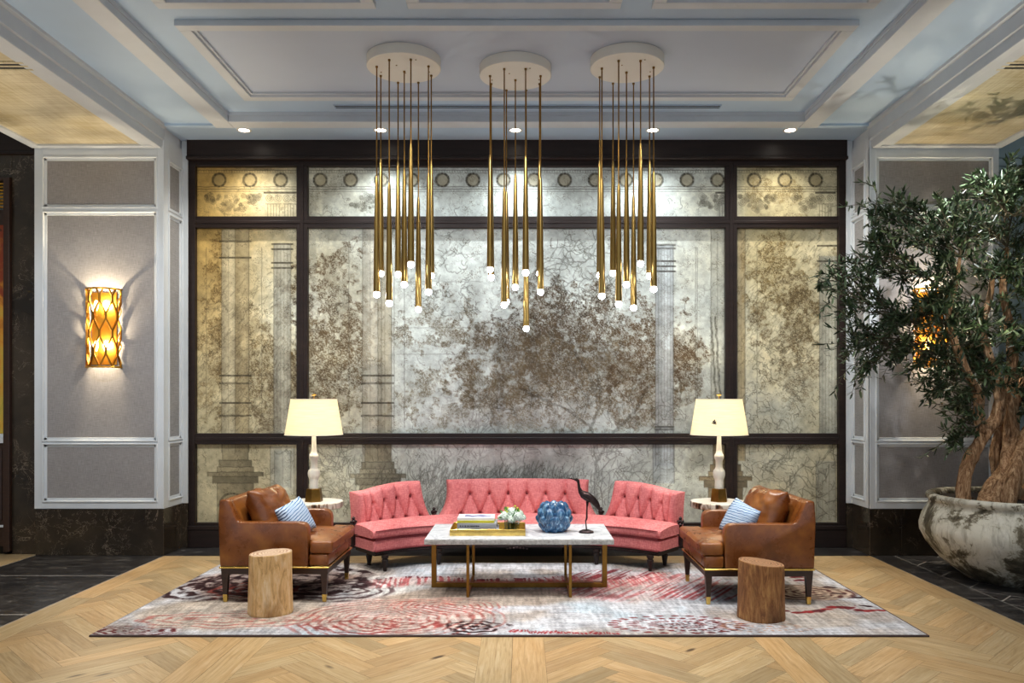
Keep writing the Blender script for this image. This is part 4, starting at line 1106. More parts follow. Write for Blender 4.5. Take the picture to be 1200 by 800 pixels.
# ------------------------------------------------------------------ log stumps
def stump(x, y, r, h, m, mt, label, seed, tilt):
    t = thing('log_stool', label, 'stool', (x, y, RZ), 'log stools')
    n = 64; b = new()
    def rad(th, z): 
        q = Vector((math.cos(th) * 1.6 + seed, math.sin(th) * 1.6, z * 1.1)); q2 = Vector((math.cos(th) * 7 + seed, math.sin(th) * 7, z * 2.5))
        return r * (1 + .05 * mnoise.noise(q) + .022 * mnoise.noise(q2) - .02 * z / h + .03 * (1 - z / h) ** 4)
    zs = [0, .004, .02] + [h * k / 22 for k in range(2, 22)] + [h - .010, h - .003, h]
    rings = []
    for k, z in enumerate(zs):
        f = .985 if z in (0, h) else 1.0
        rings.append([b.verts.new((rad(2 * PI * i / n, z) * f * math.cos(2 * PI * i / n), rad(2 * PI * i / n, z) * f * math.sin(2 * PI * i / n), z + (tilt * math.cos(2 * PI * i / n) * r * (z / h) ** 3))) for i in range(n)])
    for A, B in zip(rings, rings[1:]):
        for i in range(n): b.faces.new((A[i], A[(i + 1) % n], B[(i + 1) % n], B[i]))
    b.faces.new(rings[0][::-1])
    build('bark', b, m, t, smooth=True, world=False, angle=.9)
    b = new(); c0 = b.verts.new((0, 0, h)); pr = [b.verts.new((rad(2 * PI * i / n, h) * .985 * math.cos(2 * PI * i / n), rad(2 * PI * i / n, h) * .985 * math.sin(2 * PI * i / n), h + tilt * math.cos(2 * PI * i / n) * r)) for i in range(n)]
    for i in range(n): b.faces.new((c0, pr[i], pr[(i + 1) % n]))
    build('cut_top', b, mt, t, smooth=False, world=False)
stump(-1.766, 5.55, .148, .418, M['log_pale'], M['logtop_pale'], 'pale golden log stool with whitish cut top on the rug', 2.0, .06)
stump(1.626, 5.42, .155, .378, M['log_dark'], M['logtop_dark'], 'brown weathered log stool with reddish cut top on the rug', 9.0, -.10)
# ------------------------------------------------------------------ coffee table
CX = -.03; TZ = .457
t = thing('coffee_table', 'long coffee table with white marble top and thin brass frames in front of the sofa', 'coffee table', (CX, 6.3, RZ))
yf, yb_ = 5.945, 6.665; x0, x1 = CX - .712, CX + .712
b = new(); box(b, (x0 + .004, yf + .004, TZ - .008), (x1 - .004, yb_ - .004, TZ), .003, 1); build('marble_top', b, M['wmarble'], t)
b = new(); box(b, (x0, yf, TZ - .046), (x1, yb_, TZ - .0075), .006, 2); build('stone_edge', b, M['roughedge'], t, label='rough chiselled marble edge')
def rect_frame(p0, p1, axis, w, d):
    """a closed bar frame: p0, p1 = (along, z) corners"""
    b = new(); (a0, z0, c), (a1, z1, _) = p0, p1
    def bar(aa, ab, za, zb):
        if axis == 'X': box(b, (aa, c - d / 2, za), (ab, c + d / 2, zb), .002, 1)
        else: box(b, (c - d / 2, aa, za), (c + d / 2, ab, zb), .002, 1)
    bar(a0, a0 + w, z0, z1); bar(a1 - w, a1, z0, z1); bar(a0 + w, a1 - w, z0, z0 + w); bar(a0 + w, a1 - w, z1 - w, z1)
    return b
build('long_frame', rect_frame((CX - .695, RZ, 6.30), (CX + .695, TZ - .046, 6.30), 'X', .038, .05), M['brass_dark'], t)
for x in (CX - .385, CX + .385):
    build('cross_frame', rect_frame((5.955, RZ, x), (6.655, TZ - .046, x), 'Y', .022, .022), M['brass_dark'], t)
# tray and what lies in it
TX0, TX1, TY0, TY1 = -.562, .018, 6.07, 6.43
t = thing('tray', 'gold rectangular tray on the marble coffee table', 'tray', ((TX0 + TX1) / 2, (TY0 + TY1) / 2, TZ))
b = new(); box(b, (TX0, TY0, TZ), (TX1, TY1, TZ + .006))
for p, q in (((TX0, TY0), (TX1, TY0 + .006)), ((TX0, TY1 - .006), (TX1, TY1)), ((TX0, TY0 + .006), (TX0 + .006, TY1 - .006)), ((TX1 - .006, TY0 + .006), (TX1, TY1 - .006))): box(b, (p[0], p[1], TZ + .006), (q[0], q[1], TZ + .05), .0015, 1)
build('tray_body', b, M['traygold'], t)
def book(x, y, z, w, d, h, rz, cover, label, cat='book', cov2=None):
    t = thing('book', label, cat, (x, y, z), 'books on the gold tray')
    b = new(); box(b, (-w / 2, -d / 2, 0), (w / 2, d / 2, .003), .001, 1); box(b, (-w / 2, -d / 2, h - .003), (w / 2, d / 2, h), .001, 1); box(b, (-w / 2, -d / 2, .003), (w / 2, -d / 2 + .003, h - .003))
    build('cover', b, cover, t, world=False)
    b = new(); box(b, (-w / 2 + .005, -d / 2 + .003, .003), (w / 2 - .005, d / 2 - .006, h - .003)); build('pages', b, M['white_trim'], t, world=False)
    t.rotation_euler = (0, 0, rz); return t
zt = TZ + .006
book(-.345, 6.22, zt, .31, .23, .040, R(2), simple('pale_blue_cover', (176, 186, 200), .4), 'pale bluish book lying directly in the gold tray under the grey book')
zt += .040
bk = book(-.352, 6.215, zt, .30, .22, .046, R(-3), simple('grey_cover', (168, 170, 176), .4), 'thick grey book with dark spine lettering in the stack on the gold tray')
b = new(); rr = random.Random(5)                          # a line of small dark lettering along the spine
xx = -.13
while xx < .02:
    w = rr.uniform(.006, .013); box(b, (xx, -.1112, .018), (xx + w, -.1098, .028)); xx += w + rr.choice((.003, .003, .009))
build('spine_title', b, simple('dark_lettering', (60, 62, 74), .6), bk, world=False)
book(-.365, 6.215, zt + .046, .285, .21, .018, R(-1), simple('yellow_green_cover', (196, 190, 40), .4), 'thin yellow-green book in the middle of the stack on the gold tray')
bk = book(-.365, 6.22, zt + .064, .285, .205, .022, R(0), simple('white_cover', (232, 230, 232), .35), 'white book with bluish cover picture on top of the stack')
b = new(); vs = [b.verts.new((-.09 + .2 * k / 14, -.05 + .02 * math.sin(k * 1.1), .0225)) for k in range(15)]; ws = [b.verts.new((-.09 + .2 * k / 14, .035 + .025 * math.sin(k * .8 + 1), .0225)) for k in range(15)]
for k in range(14): b.faces.new((vs[k], vs[k + 1], ws[k + 1], ws[k]))
build('cover_picture', b, simple('violet_blue_picture', (128, 132, 172), .4, var=.5, vs=14), bk, world=False)
zt = TZ + .006
for k, (x, y) in enumerate(((-.16, 6.12), (-.135, 6.10), (-.17, 6.09), (-.025, 6.13), (-.005, 6.16))):
    b = new(); ball(b, (0, 0, .011), .016, 12, 8, (1.1, .8, .68))
    for v in b.verts: v.co *= 1 + .16 * mnoise.noise(v.co * 120 + Vector((k, 0, 0)))
    z0 = min(v.co.z for v in b.verts)
    for v in b.verts: v.co.z -= z0
    o = build('shell', b, M['pebble'], smooth=True, world=False, angle=None); o.location = (x, y, zt)
    tag(o, ['small white shell lying next to the books in the gold tray', 'small white shell between books and flower glass, middle one of three', 'small white shell close to the flower glass on its book side', 'small white shell beyond the flower glass, near the tray end', 'small white shell tucked into the tray end behind the flower glass'][k], 'shell', 'shells in the gold tray')
# flowers
fx, fy = -.088, 6.24
t = thing('flower_vase', 'low clear glass of white blooms and green leaves in the gold tray', 'flowers', (fx, fy, zt))
b = new(); lathe(b, [(.048, 0), (.056, .004), (.058, .05), (.060, .085), (.055, .085), (.053, .05), (.050, .010), (.0, .008)], (fx, fy, zt), 24, cap=False); 
b.faces.new([v for v in b.verts[:24]][::-1]); build('glass', b, M['glass'], t, smooth=True)
b = new(); rr = random.Random(3)
for k in range(16):
    a = rr.uniform(0, 6.28); r0 = rr.uniform(.005, .04); tube(b, [(fx + r0 * math.cos(a), fy + r0 * math.sin(a), zt + .012), (fx + r0 * 1.2 * math.cos(a + .3), fy + r0 * 1.2 * math.sin(a + .3), zt + .1)], .004, 5)
build('stems', b, M['fleaf'], t, smooth=True)
for k, (dx, dy, dz, r) in enumerate(((-.052, -.03, .125, .044), (.05, -.035, .122, .046), (0, -.0, .152, .046), (-.055, .04, .12, .04), (.055, .04, .13, .042), (.0, -.062, .105, .036), (.085, 0, .11, .03), (-.085, -.0, .11, .032))):
    b = new(); c = Vector((fx + dx, fy + dy, zt + dz)); ball(b, c, r * .72, 12, 8)
    for q in range(46):
        z = 1 - 1.75 * (q + .5) / 46; a = q * 2.39996; rr_ = math.sqrt(max(0, 1 - z * z)); n = Vector((rr_ * math.cos(a), rr_ * math.sin(a), z)); e = n.cross(Vector((0, .3, 1))).normalized(); f = n.cross(e)
        ce = c + n * r * .74; s = r * .42
        ps = [ce - e * s * .5, ce + n * s * .25 - f * s * .4, ce + e * s * .5 + n * s * .3, ce + f * s * .55 + n * s * .5]
        b.faces.new([b.verts.new(p) for p in ps])
    build('bloom', b, M['petal'], t, smooth=False)
b = new()
for q in range(60):
    a = rr.uniform(0, 6.28); el_ = rr.uniform(-.1, 1.2); r = rr.uniform(.06, .115); n = Vector((math.cos(a) * math.cos(el_), math.sin(a) * math.cos(el_), math.sin(el_))); c = Vector((fx, fy, zt + .095)) + Vector((n.x * r, n.y * r, n.z * r * .8)); e = n.cross(Vector((rr.uniform(-1, 1), rr.uniform(-1, 1), 1))).normalized(); s = rr.uniform(.015, .028)
    b.faces.new([b.verts.new(p) for p in (c - n * s, c + e * s * .4, c + n * s, c - e * s * .4)])
build('leaves', b, M['fleaf'], t)
for q in range(9):
    b = new(); ball(b, (fx + rr.uniform(-.06, .06), fy + rr.uniform(-.06, .04), zt + rr.uniform(.15, .2)), .009, 6, 5)
    build('bud', b, M['fyellow'], t, smooth=True, angle=None)
# blue petal vase
def blue_vase():
    x, y = .247, 6.30; Rm = .126; H = .232; rows_, per = 4, 8
    b = new(); cl = b.loops.layers.float_color.new('tone'); nu, nv = 132, 84; vals = {}
    def prof(v):
        return Rm * (math.sin(PI * (.16 + .70 * v)) ** .62)
    V = []
    for i in range(nu):
        row = []
        for j in range(nv):
            v = j / (nv - 1); th = 2 * PI * i / nu
            rr_ = v * rows_ ; best = 0
            for rr2 in (math.floor(rr_) - 1, math.floor(rr_), math.floor(rr_) + 1):
                ph = (th / (2 * PI) * per + (.5 if int(rr2) % 2 else 0)) % 1.0 - .5
                dv = (rr_ - rr2 - .5)
                d = (ph / .46) ** 2 + ((dv - .12) / .78) ** 2
                h = max(0, 1 - d) ** .8 * (1 + .5 * dv)
                best = max(best, h)
            r = prof(v) * (1 + .17 * best) + .002 * mnoise.noise(Vector((math.cos(th) * 5, math.sin(th) * 5, v * 6)))
            z = H * v * .95 + (.013 * best * v)
            vt = b.verts.new((r * math.cos(th), r * math.sin(th), z)); row.append(vt); vals[vt] = 1.0
        # inside lip
        for k, (f, dz) in enumerate(((.80, -.006), (.70, -.06), (.0, -.07))):
            th = 2 * PI * i / nu; p = row[nv - 1].co; vt = b.verts.new((p.x * f + (1e-5 if f == 0 else 0) * math.cos(th), p.y * f + (1e-5 if f == 0 else 0) * math.sin(th), p.z + dz)); row.append(vt); vals[vt] = 1.0
        V.append(row)
    for i in range(nu):
        for j in range(nv + 2): 
            f = b.faces.new((V[i][j], V[(i + 1) % nu][j], V[(i + 1) % nu][j + 1], V[i][j + 1]))
            for l in f.loops: l[cl] = (vals[l.vert],) * 3 + (1,)
    b.faces.new([V[i][0] for i in range(nu)][::-1])
    o = build('ceramic_vase', b, M['glaze'], smooth=True, world=False, angle=None); o.location = (x, y, TZ); tag(o, 'round blue glazed vase covered in petal-like ridges on the marble table', 'vase')
blue_vase()
# bronze heron
hx, hy = .495, 6.22
t = thing('heron_figurine', 'dark bronze long-necked heron figurine standing on the marble coffee table', 'figurine', (hx, hy, TZ))
b = new(); lathe(b, [(.050, 0), (.052, .006), (.046, .014), (.028, .022), (.010, .026)], (hx, hy, TZ), 20)
for v in b.verts: v.co.x = hx + (v.co.x - hx) * 1.15; v.co.z += .003 * mnoise.noise(v.co * 60) if v.co.z > TZ + .004 else 0
build('base', b, M['bronze'], t, smooth=True, angle=None)
for dy in (-.010, .012):
    b = new(); tube(b, [(hx + .002, hy + dy, TZ + .02), (hx - .004, hy + dy, TZ + .09), (hx + .004, hy + dy, TZ + .115), (hx + .006, hy + dy * .9, TZ + .20), (hx + .01, hy + dy * .6, TZ + .245)], [.005, .0042, .0062, .0055, .011], 8); build('leg', b, M['bronze'], t, smooth=True)
b = new()
P = [(.105, -.0, .205), (.085, 0, .232), (.05, 0, .258), (.01, 0, .282), (-.025, 0, .300), (-.045, 0, .322), (-.056, 0, .352), (-.060, 0, .385), (-.064, 0, .405), (-.078, 0, .416), (-.092, 0, .416)]
rd = [.006, .017, .030, .036, .030, .019, .012, .0105, .0125, .0135, .007]
from mathutils.geometry import interpolate_bezier
tube(b, [(hx + p[0], hy + p[1], TZ + p[2]) for p in P], rd, 12); build('body', b, M['bronze'], t, smooth=True, angle=None)
b = new(); tube(b, [(hx - .088, hy, TZ + .416), (hx - .12, hy, TZ + .424), (hx - .15, hy, TZ + .428)], [.006, .004, .0008], 8); build('beak', b, M['bronze'], t, smooth=True)
for s in (-1, 1):
    b = new(); tube(b, [(hx - .035, hy + s * .026, TZ + .300), (hx, hy + s * .034, TZ + .292), (hx + .05, hy + s * .030, TZ + .255), (hx + .09, hy + s * .016, TZ + .205), (hx + .108, hy + s * .006, TZ + .168)], [.010, .022, .024, .017, .004], 8)
    for v in b.verts: v.co.y = hy + s * .03 + (v.co.y - hy - s * .03) * .45
    build('wing', b, M['bronze'], t, smooth=True)
# ------------------------------------------------------------------ side tables and lamps
def side_table(x, y, label, seed):
    t = thing('side_table', label, 'side table', (x, y, 0), 'petrified wood side tables')
    n = 72; b = new(); h0, h1 = .500, .558
    def rad(th): return .262 * (1 + .05 * mnoise.noise(Vector((math.cos(th) * 1.5 + seed, math.sin(th) * 1.5, 0))) + .014 * mnoise.noise(Vector((math.cos(th) * 6, math.sin(th) * 6, seed))))
    rg = []
    for f, z in ((.97, h0), (1.0, h0 + .006), (1.0, h1 - .006), (.975, h1)): rg.append([b.verts.new((rad(2 * PI * i / n) * f * math.cos(2 * PI * i / n), rad(2 * PI * i / n) * f * math.sin(2 * PI * i / n), z)) for i in range(n)])
    for A, B in zip(rg, rg[1:]):
        for i in range(n): b.faces.new((A[i], A[(i + 1) % n], B[(i + 1) % n], B[i]))
    b.faces.new(rg[0][::-1]); build('slab', b, M['petrified'], t, smooth=True, world=False)
    b = new(); b.faces.new([b.verts.new((rad(2 * PI * i / n) * .975 * math.cos(2 * PI * i / n), rad(2 * PI * i / n) * .975 * math.sin(2 * PI * i / n), h1)) for i in range(n)]); build('polished_top', b, M['pstone'], t, world=False)
    for k in range(3):
        a = 2 * PI * k / 3 + PI / 2; b = new(); tube(b, [(.19 * math.cos(a), .19 * math.sin(a), 0), (.19 * math.cos(a), .19 * math.sin(a), h0 + .002)], .009, 8); build('leg', b, M['black_metal'], t, smooth=True, world=False)
    b = new(); tube(b, [(.09 * math.cos(a), .09 * math.sin(a), .30) for a in np.linspace(0, 2 * PI, 40)], .007, 6, False); build('ring_stretcher', b, M['black_metal'], t, smooth=True, world=False)
side_table(-1.937, 7.36, 'round pale stone side table carrying the plain-shaded lamp', 1.0)
side_table(1.815, 7.36, 'round pale stone side table carrying the lamp with a bee on its shade', 6.0)
def lamp(x, y, label, bee):
    z0 = .558; t = thing('table_lamp', label, 'lamp', (x, y, z0), 'white turned table lamps')
    b = new(); lathe(b, [(.083, 0), (.083, .012), (.070, .116), (.066, .120)], (0, 0, 0), 6, PI / 6 if not bee else 0.2); build('base', b, M['brass_dark'], t, world=False, label='bronze hexagonal base')
    b = new(); S = [(.040, .118), (.038, .18), (.040, .205), (.046, .214), (.054, .238), (.056, .262), (.050, .288), (.038, .300), (.032, .318), (.031, .370), (.033, .382), (.042, .396), (.045, .414), (.040, .432), (.030, .446), (.026, .47), (.022, .53), (.019, .60), (.018, .64)]
    lathe(b, S, (0, 0, 0), 28); build('stem', b, M['alabaster'], t, smooth=True, world=False, angle=.5)
    sb, stp = .618, .945
    b = new(); rg = lathe(b, [(.262, sb), (.209, stp), (.207, stp), (.260, sb)], (0, 0, 0), 48, cap=False)
    for i in range(48): b.faces.new((rg[3][i], rg[3][(i + 1) % 48], rg[0][(i + 1) % 48], rg[0][i]))
    sh = build('shade', b, M['shade'], t, smooth=True, world=False)
    for rr_, zz in ((.263, sb), (.210, stp)):
        b = new(); tube(b, [(rr_ * math.cos(a), rr_ * math.sin(a), zz) for a in np.linspace(0, 2 * PI, 49)], .0035, 6, False); build('shade_rim', b, M['white_trim'], sh, smooth=True, world=False)
    b = new()
    for k in range(3): tube(b, [(0, 0, stp - .02), (.207 * math.cos(k * 2.094 + .3), .207 * math.sin(k * 2.094 + .3), stp - .004)], .002, 5)
    tube(b, [(0, 0, .63), (0, 0, stp)], .005, 6); build('harp', b, M['brass'], t, smooth=True, world=False)
    b = new(); lathe(b, [(.010, stp - .01), (.010, stp + .006), (.006, stp + .012), (.006, stp + .030), (.022, stp + .036), (.024, stp + .042), (.012, stp + .048), (.004, stp + .052)], (0, 0, 0), 14); build('finial', b, M['brass'], t, smooth=True, world=False)
    b = new(); ball(b, (0, 0, .78), .032, 14, 10); build('bulb', b, emit('lamp_bulb', (255, 232, 190), 12.0), t, smooth=True, world=False, angle=None)
    if bee:
        b = new(); c = Vector((-.098, -.217, .735)); n = Vector((-.41, -.91, .16)).normalized(); u = Vector((.88, -.42, .35)).normalized(); v = n.cross(u)
        tube(b, [c - u * .022 + n * .003, c - u * .01 + n * .006, c + u * .008 + n * .007, c + u * .022 + n * .005], [.003, .006, .007, .004], 8)
        for s in (-1, 1):
            for w_, q in ((.026, .6), (.02, -.1)):
                tip = c + v * s * w_ + u * .018 * q + n * .006; b.faces.new([b.verts.new(p) for p in (c + u * .004 + n * .008, c + v * s * w_ * .6 + u * (.02 * q + .008) + n * .008, tip, c + v * s * w_ * .6 + u * (.02 * q - .008) + n * .008)])
        build('bee_ornament', b, M['bronze'], sh, smooth=True, world=False, label='dark bronze bee')
    light('lamp_glow', 'POINT', (x, y, z0 + .80), LAMP_W, (1, .93, .82), .05)
LAMP_W = 30
lamp(-1.937, 7.35, 'white turned table lamp with plain cream shade beside the sofa', False)
lamp(1.815, 7.35, 'white turned table lamp with a small dark bee on its cream shade', True)
# ------------------------------------------------------------------ pendants
def canopy_at(x, y): return None
DZ = 2.60; ZC = CH + DZ - .012
PEND = [
 ('brass pendant cluster nearest the bare wall sconce, above the pale stump side', -.933, 6.21,
  [(441.5, 75.7, 345), (446.2, 86.6, 320.6), (456.1, 67.8, 355.4), (466.5, 94.5, 321.5), (473.8, 81.5, 333.4), (481.5, 67.3, 310), (490.3, 94.5, 362.5), (502.1, 75.3, 342), (505.3, 86.2, 323)]),
 ('brass pendant cluster in the middle, the one with the lowest-hanging bulb', -.062, 6.365,
  [(574.3, 86.7, 316), (575.6, 96, 325), (591, 78.4, 357.2), (593.5, 103.5, 353.5), (604, 91.5, 336.5), (616, 78.4, 319.7), (616.6, 103.5, 385), (633.5, 86.7, 342.2), (632.3, 96, 320.5)]),
 ('brass pendant cluster nearest the olive tree', .813, 6.21,
  [(702.8, 88, 322.5), (705.3, 77.8, 346.9), (718.4, 95.6, 320), (725, 68.8, 356.2), (734.2, 82.5, 333.4), (742.4, 95.6, 360.6), (750.7, 68.8, 309), (761.2, 87.1, 323), (766, 76.6, 338.8)])]
PR = None
for lab_, cx, cy, P in PEND:
    t = thing('pendant_chandelier', lab_, 'chandelier', (cx, cy, CU - .004), 'brass tube chandeliers')
    b = new(); lathe(b, [(.283, ZC), (.287, ZC + .004), (.287, CU - .006), (.283, CU - .004)], (cx, cy, 0), 72)
    build('canopy', b, M['canopy'], t, smooth=True)
    b = new()
    rr = random.Random(int(cx * 100) + 200)
    for k in range(5):
        a = k * 1.257 + .3; r = .08 if k % 2 else .2; lathe(b, [(.006, -.003), (.006, 0)], (cx + r * math.cos(a), cy + r * math.sin(a), ZC), 8)
    build('screw_caps', b, M['brass_dark'], t)
    for (px, py, pb) in P:
        Y = DZ * F / (VY - py); X = ax(px, Y); zb = az(pb, Y); ztop = zb + .025 + .865
        b = new(); lathe(b, [(.0065, ztop + .028), (.0100, ztop + .006), (.0125, ztop - .02), (.0185, ztop - .3), (.0235, zb + .30), (.0262, zb + .03), (.0262, zb + .020), (.022, zb + .020)][::-1], (X, Y, 0), 20)
        tb = build('pendant_tube', b, M['brass_tube'], t, smooth=True)
        b = new(); tube(b, [(X, Y, ztop + .02), (X, Y, ZC + .001)], .0052, 8); lathe(b, [(.010, ZC - .012), (.010, ZC)], (X, Y, 0), 10); build('stem', b, M['brass_dark'], tb, smooth=True)
        b = new(); ball(b, (X, Y, zb), .0255, 14, 10); build('bulb', b, M['bulb'], tb, smooth=True, angle=None)
# ------------------------------------------------------------------ recessed downlights and vents
labs = ['recessed ceiling downlight nearest the bare-sconce column', 'recessed ceiling downlight behind the pendant cluster near the bare sconce', 'recessed ceiling downlight behind the middle pendant cluster', 'recessed ceiling downlight behind the pendant cluster near the olive tree', 'recessed ceiling downlight nearest the olive-tree column']
for k, px in enumerate((286, 446, 604, 765, 926)):
    x = ax(px, 7.71); y = 7.71; z = 4.118
    t = thing('downlight', labs[k], 'ceiling light', (x, y, z), 'recessed downlights by the screen')
    b = new(); rg = lathe(b, [(.070, 0), (.068, -.006), (.052, -.006), (.048, -.001)], (x, y, z), 28, cap=False); build('trim_ring', b, M['canopy'], t, smooth=True)
    b = new(); lathe(b, [(.049, -.0025), (.049, -.0015)], (x, y, z), 24); build('lens', b, M['downlight'], t)
    light('downlight_beam', 'SPOT', (x, y, z - .02), WALL_W, (.93, .97, 1.0) if k in (1, 2, 3) else (1, .96, .88), .03, target=(x, 8.0, 1.2), spot=R(110), blend=1.0)
t = thing('linear_vent', 'long slot air diffuser in the ceiling between the panel and the tray edge', 'vent', (.04, 7.23, CU))
b = new(); box(b, (-1.71, 7.20, CU - .006), (1.79, 7.27, CU + .002)); build('vent_throat', b, M['slot'], t)
for y in (7.195, 7.232, 7.269):
    b = new(); box(b, (-1.72, y - .004, CU - .009), (1.80, y + .004, CU + .001)); build('vent_blade', b, M['ceil'], t)
t = thing('linear_vent', 'short slot air diffuser in the gilt soffit above the bare wall sconce', 'vent', (-4.25, 5.6, 3.925))
ya, yb2 = (3.925 - CH) * F / (VY - 72), (3.925 - CH) * F / (VY - 80)
b = new(); box(b, (-4.53, ya, 3.917), (-3.60, yb2, 3.927)); build('vent_throat', b, M['slot'], t)
for q in np.linspace(ya, yb2, 3):
    b = new(); box(b, (-4.54, q - .012, 3.913), (-3.59, q + .012, 3.926)); build('vent_blade', b, M['paper'], t)
t = thing('linear_vent', 'slot air diffuser in the gilt soffit above the olive tree', 'vent', (4.1, 5.6, 3.925))
b = new(); box(b, (3.48, ya, 3.917), (4.42, yb2, 3.927)); build('vent_throat', b, M['slot'], t)
for q in np.linspace(ya, yb2, 3):
    b = new(); box(b, (3.47, q - .012, 3.913), (4.43, q + .012, 3.926)); build('vent_blade', b, M['paper'], t)
# ------------------------------------------------------------------ sconces
def sconce(x, label):
    yw = YC + .022; z0, z1 = az(430.5, 7.52), az(337, 7.52); Rr = .168; H = z1 - z0
    t = thing('wall_sconce', label, 'wall light', (x, yw, z0), 'gold lattice wall sconces')
    b = new(); box(b, (x - .12, yw - .014, z0 + .03), (x + .12, yw, z1 - .03), .003, 1); build('back_plate', b, M['gold'], t)
    n = 9
    def strip(k):
        b = new(); base = PI + PI * (k + .5) / n
        amp = PI / n * .45; sg = 1 if k % 2 else -1; P = []
        per = H / 2.25
        zz = 0; pts = []
        m = 0
        def tri(z):
            ph = (z / per) % 1.0
            for a, b_, va, vb in ((0, .16, -1, -1), (.16, .5, -1, 1), (.5, .66, 1, 1), (.66, 1.0, 1, -1)):
                if ph <= b_ + 1e-9: return va + (vb - va) * (ph - a) / (b_ - a)
        N = 64
        for i in range(N + 1):
            z = H * i / N; th = base + amp * sg * tri(z + .04); pts.append((th, z0 + z))
        w, dpt = .0145, .018
        rings = []
        for th, z in pts:
            rr_ = []
            for (dw, dr) in ((-w / 2, 0), (w / 2, 0), (w / 2, -dpt), (-w / 2, -dpt)):
                r = Rr + dr; rr_.append(b.verts.new((x + r * math.cos(th) * .98 - math.sin(th) * dw, yw + (r * math.sin(th)) * .95 + math.cos(th) * dw, z)))
            rings.append(rr_)
        for A, B in zip(rings, rings[1:]):
            for q in range(4): b.faces.new((A[q], A[(q + 1) % 4], B[(q + 1) % 4], B[q]))
        b.faces.new(rings[0][::-1]); b.faces.new(rings[-1])
        build('lattice_strip', b, M['lattice'], t)
    for k in range(n): strip(k)
    for zz in (z0 + .006, z1 - .006):
        b = new(); P = [(x + Rr * .98 * math.cos(PI + PI * i / 30), yw + Rr * .95 * math.sin(PI + PI * i / 30), zz) for i in range(31)]; tube(b, P, .009, 6); build('rim', b, M['gold'], t, smooth=True)
    for sx in (-1, 1):
        b = new(); 
        for q in range(1): tube(b, [(x + sx * (Rr * .98 - .012 + .014 * math.sin(i / 24 * PI * 4.5)), yw - .02, z0 + H * i / 48) for i in range(49)], .006, 6)
        build('side_rod', b, M['gold'], t, smooth=True)
    for zz in (z0 + H * .27, z0 + H * .78):
        for dx in (-.045, .045):
            b = new(); lathe(b, [(.010, -.05), (.018, -.02), (.021, .01), (.014, .04), (.004, .055)], (x + dx, yw - .075, zz), 14); bb = build('bulb', b, M['amber'], t, smooth=True, angle=None)
            b = new(); lathe(b, [(.014, -.095), (.014, -.048)], (x + dx, yw - .075, zz), 10); build('socket', b, M['gold'], bb, smooth=True)
        light('sconce_glow', 'POINT', (x, yw - .075, zz + .02), SCONCE_W, (1.0, .84, .60), .012)
sconce(ax(117, 7.55), 'gold lattice wall sconce glowing on the bare panelled column')
sconce(ax(1095, 7.55), 'gold lattice wall sconce half hidden behind the olive tree')
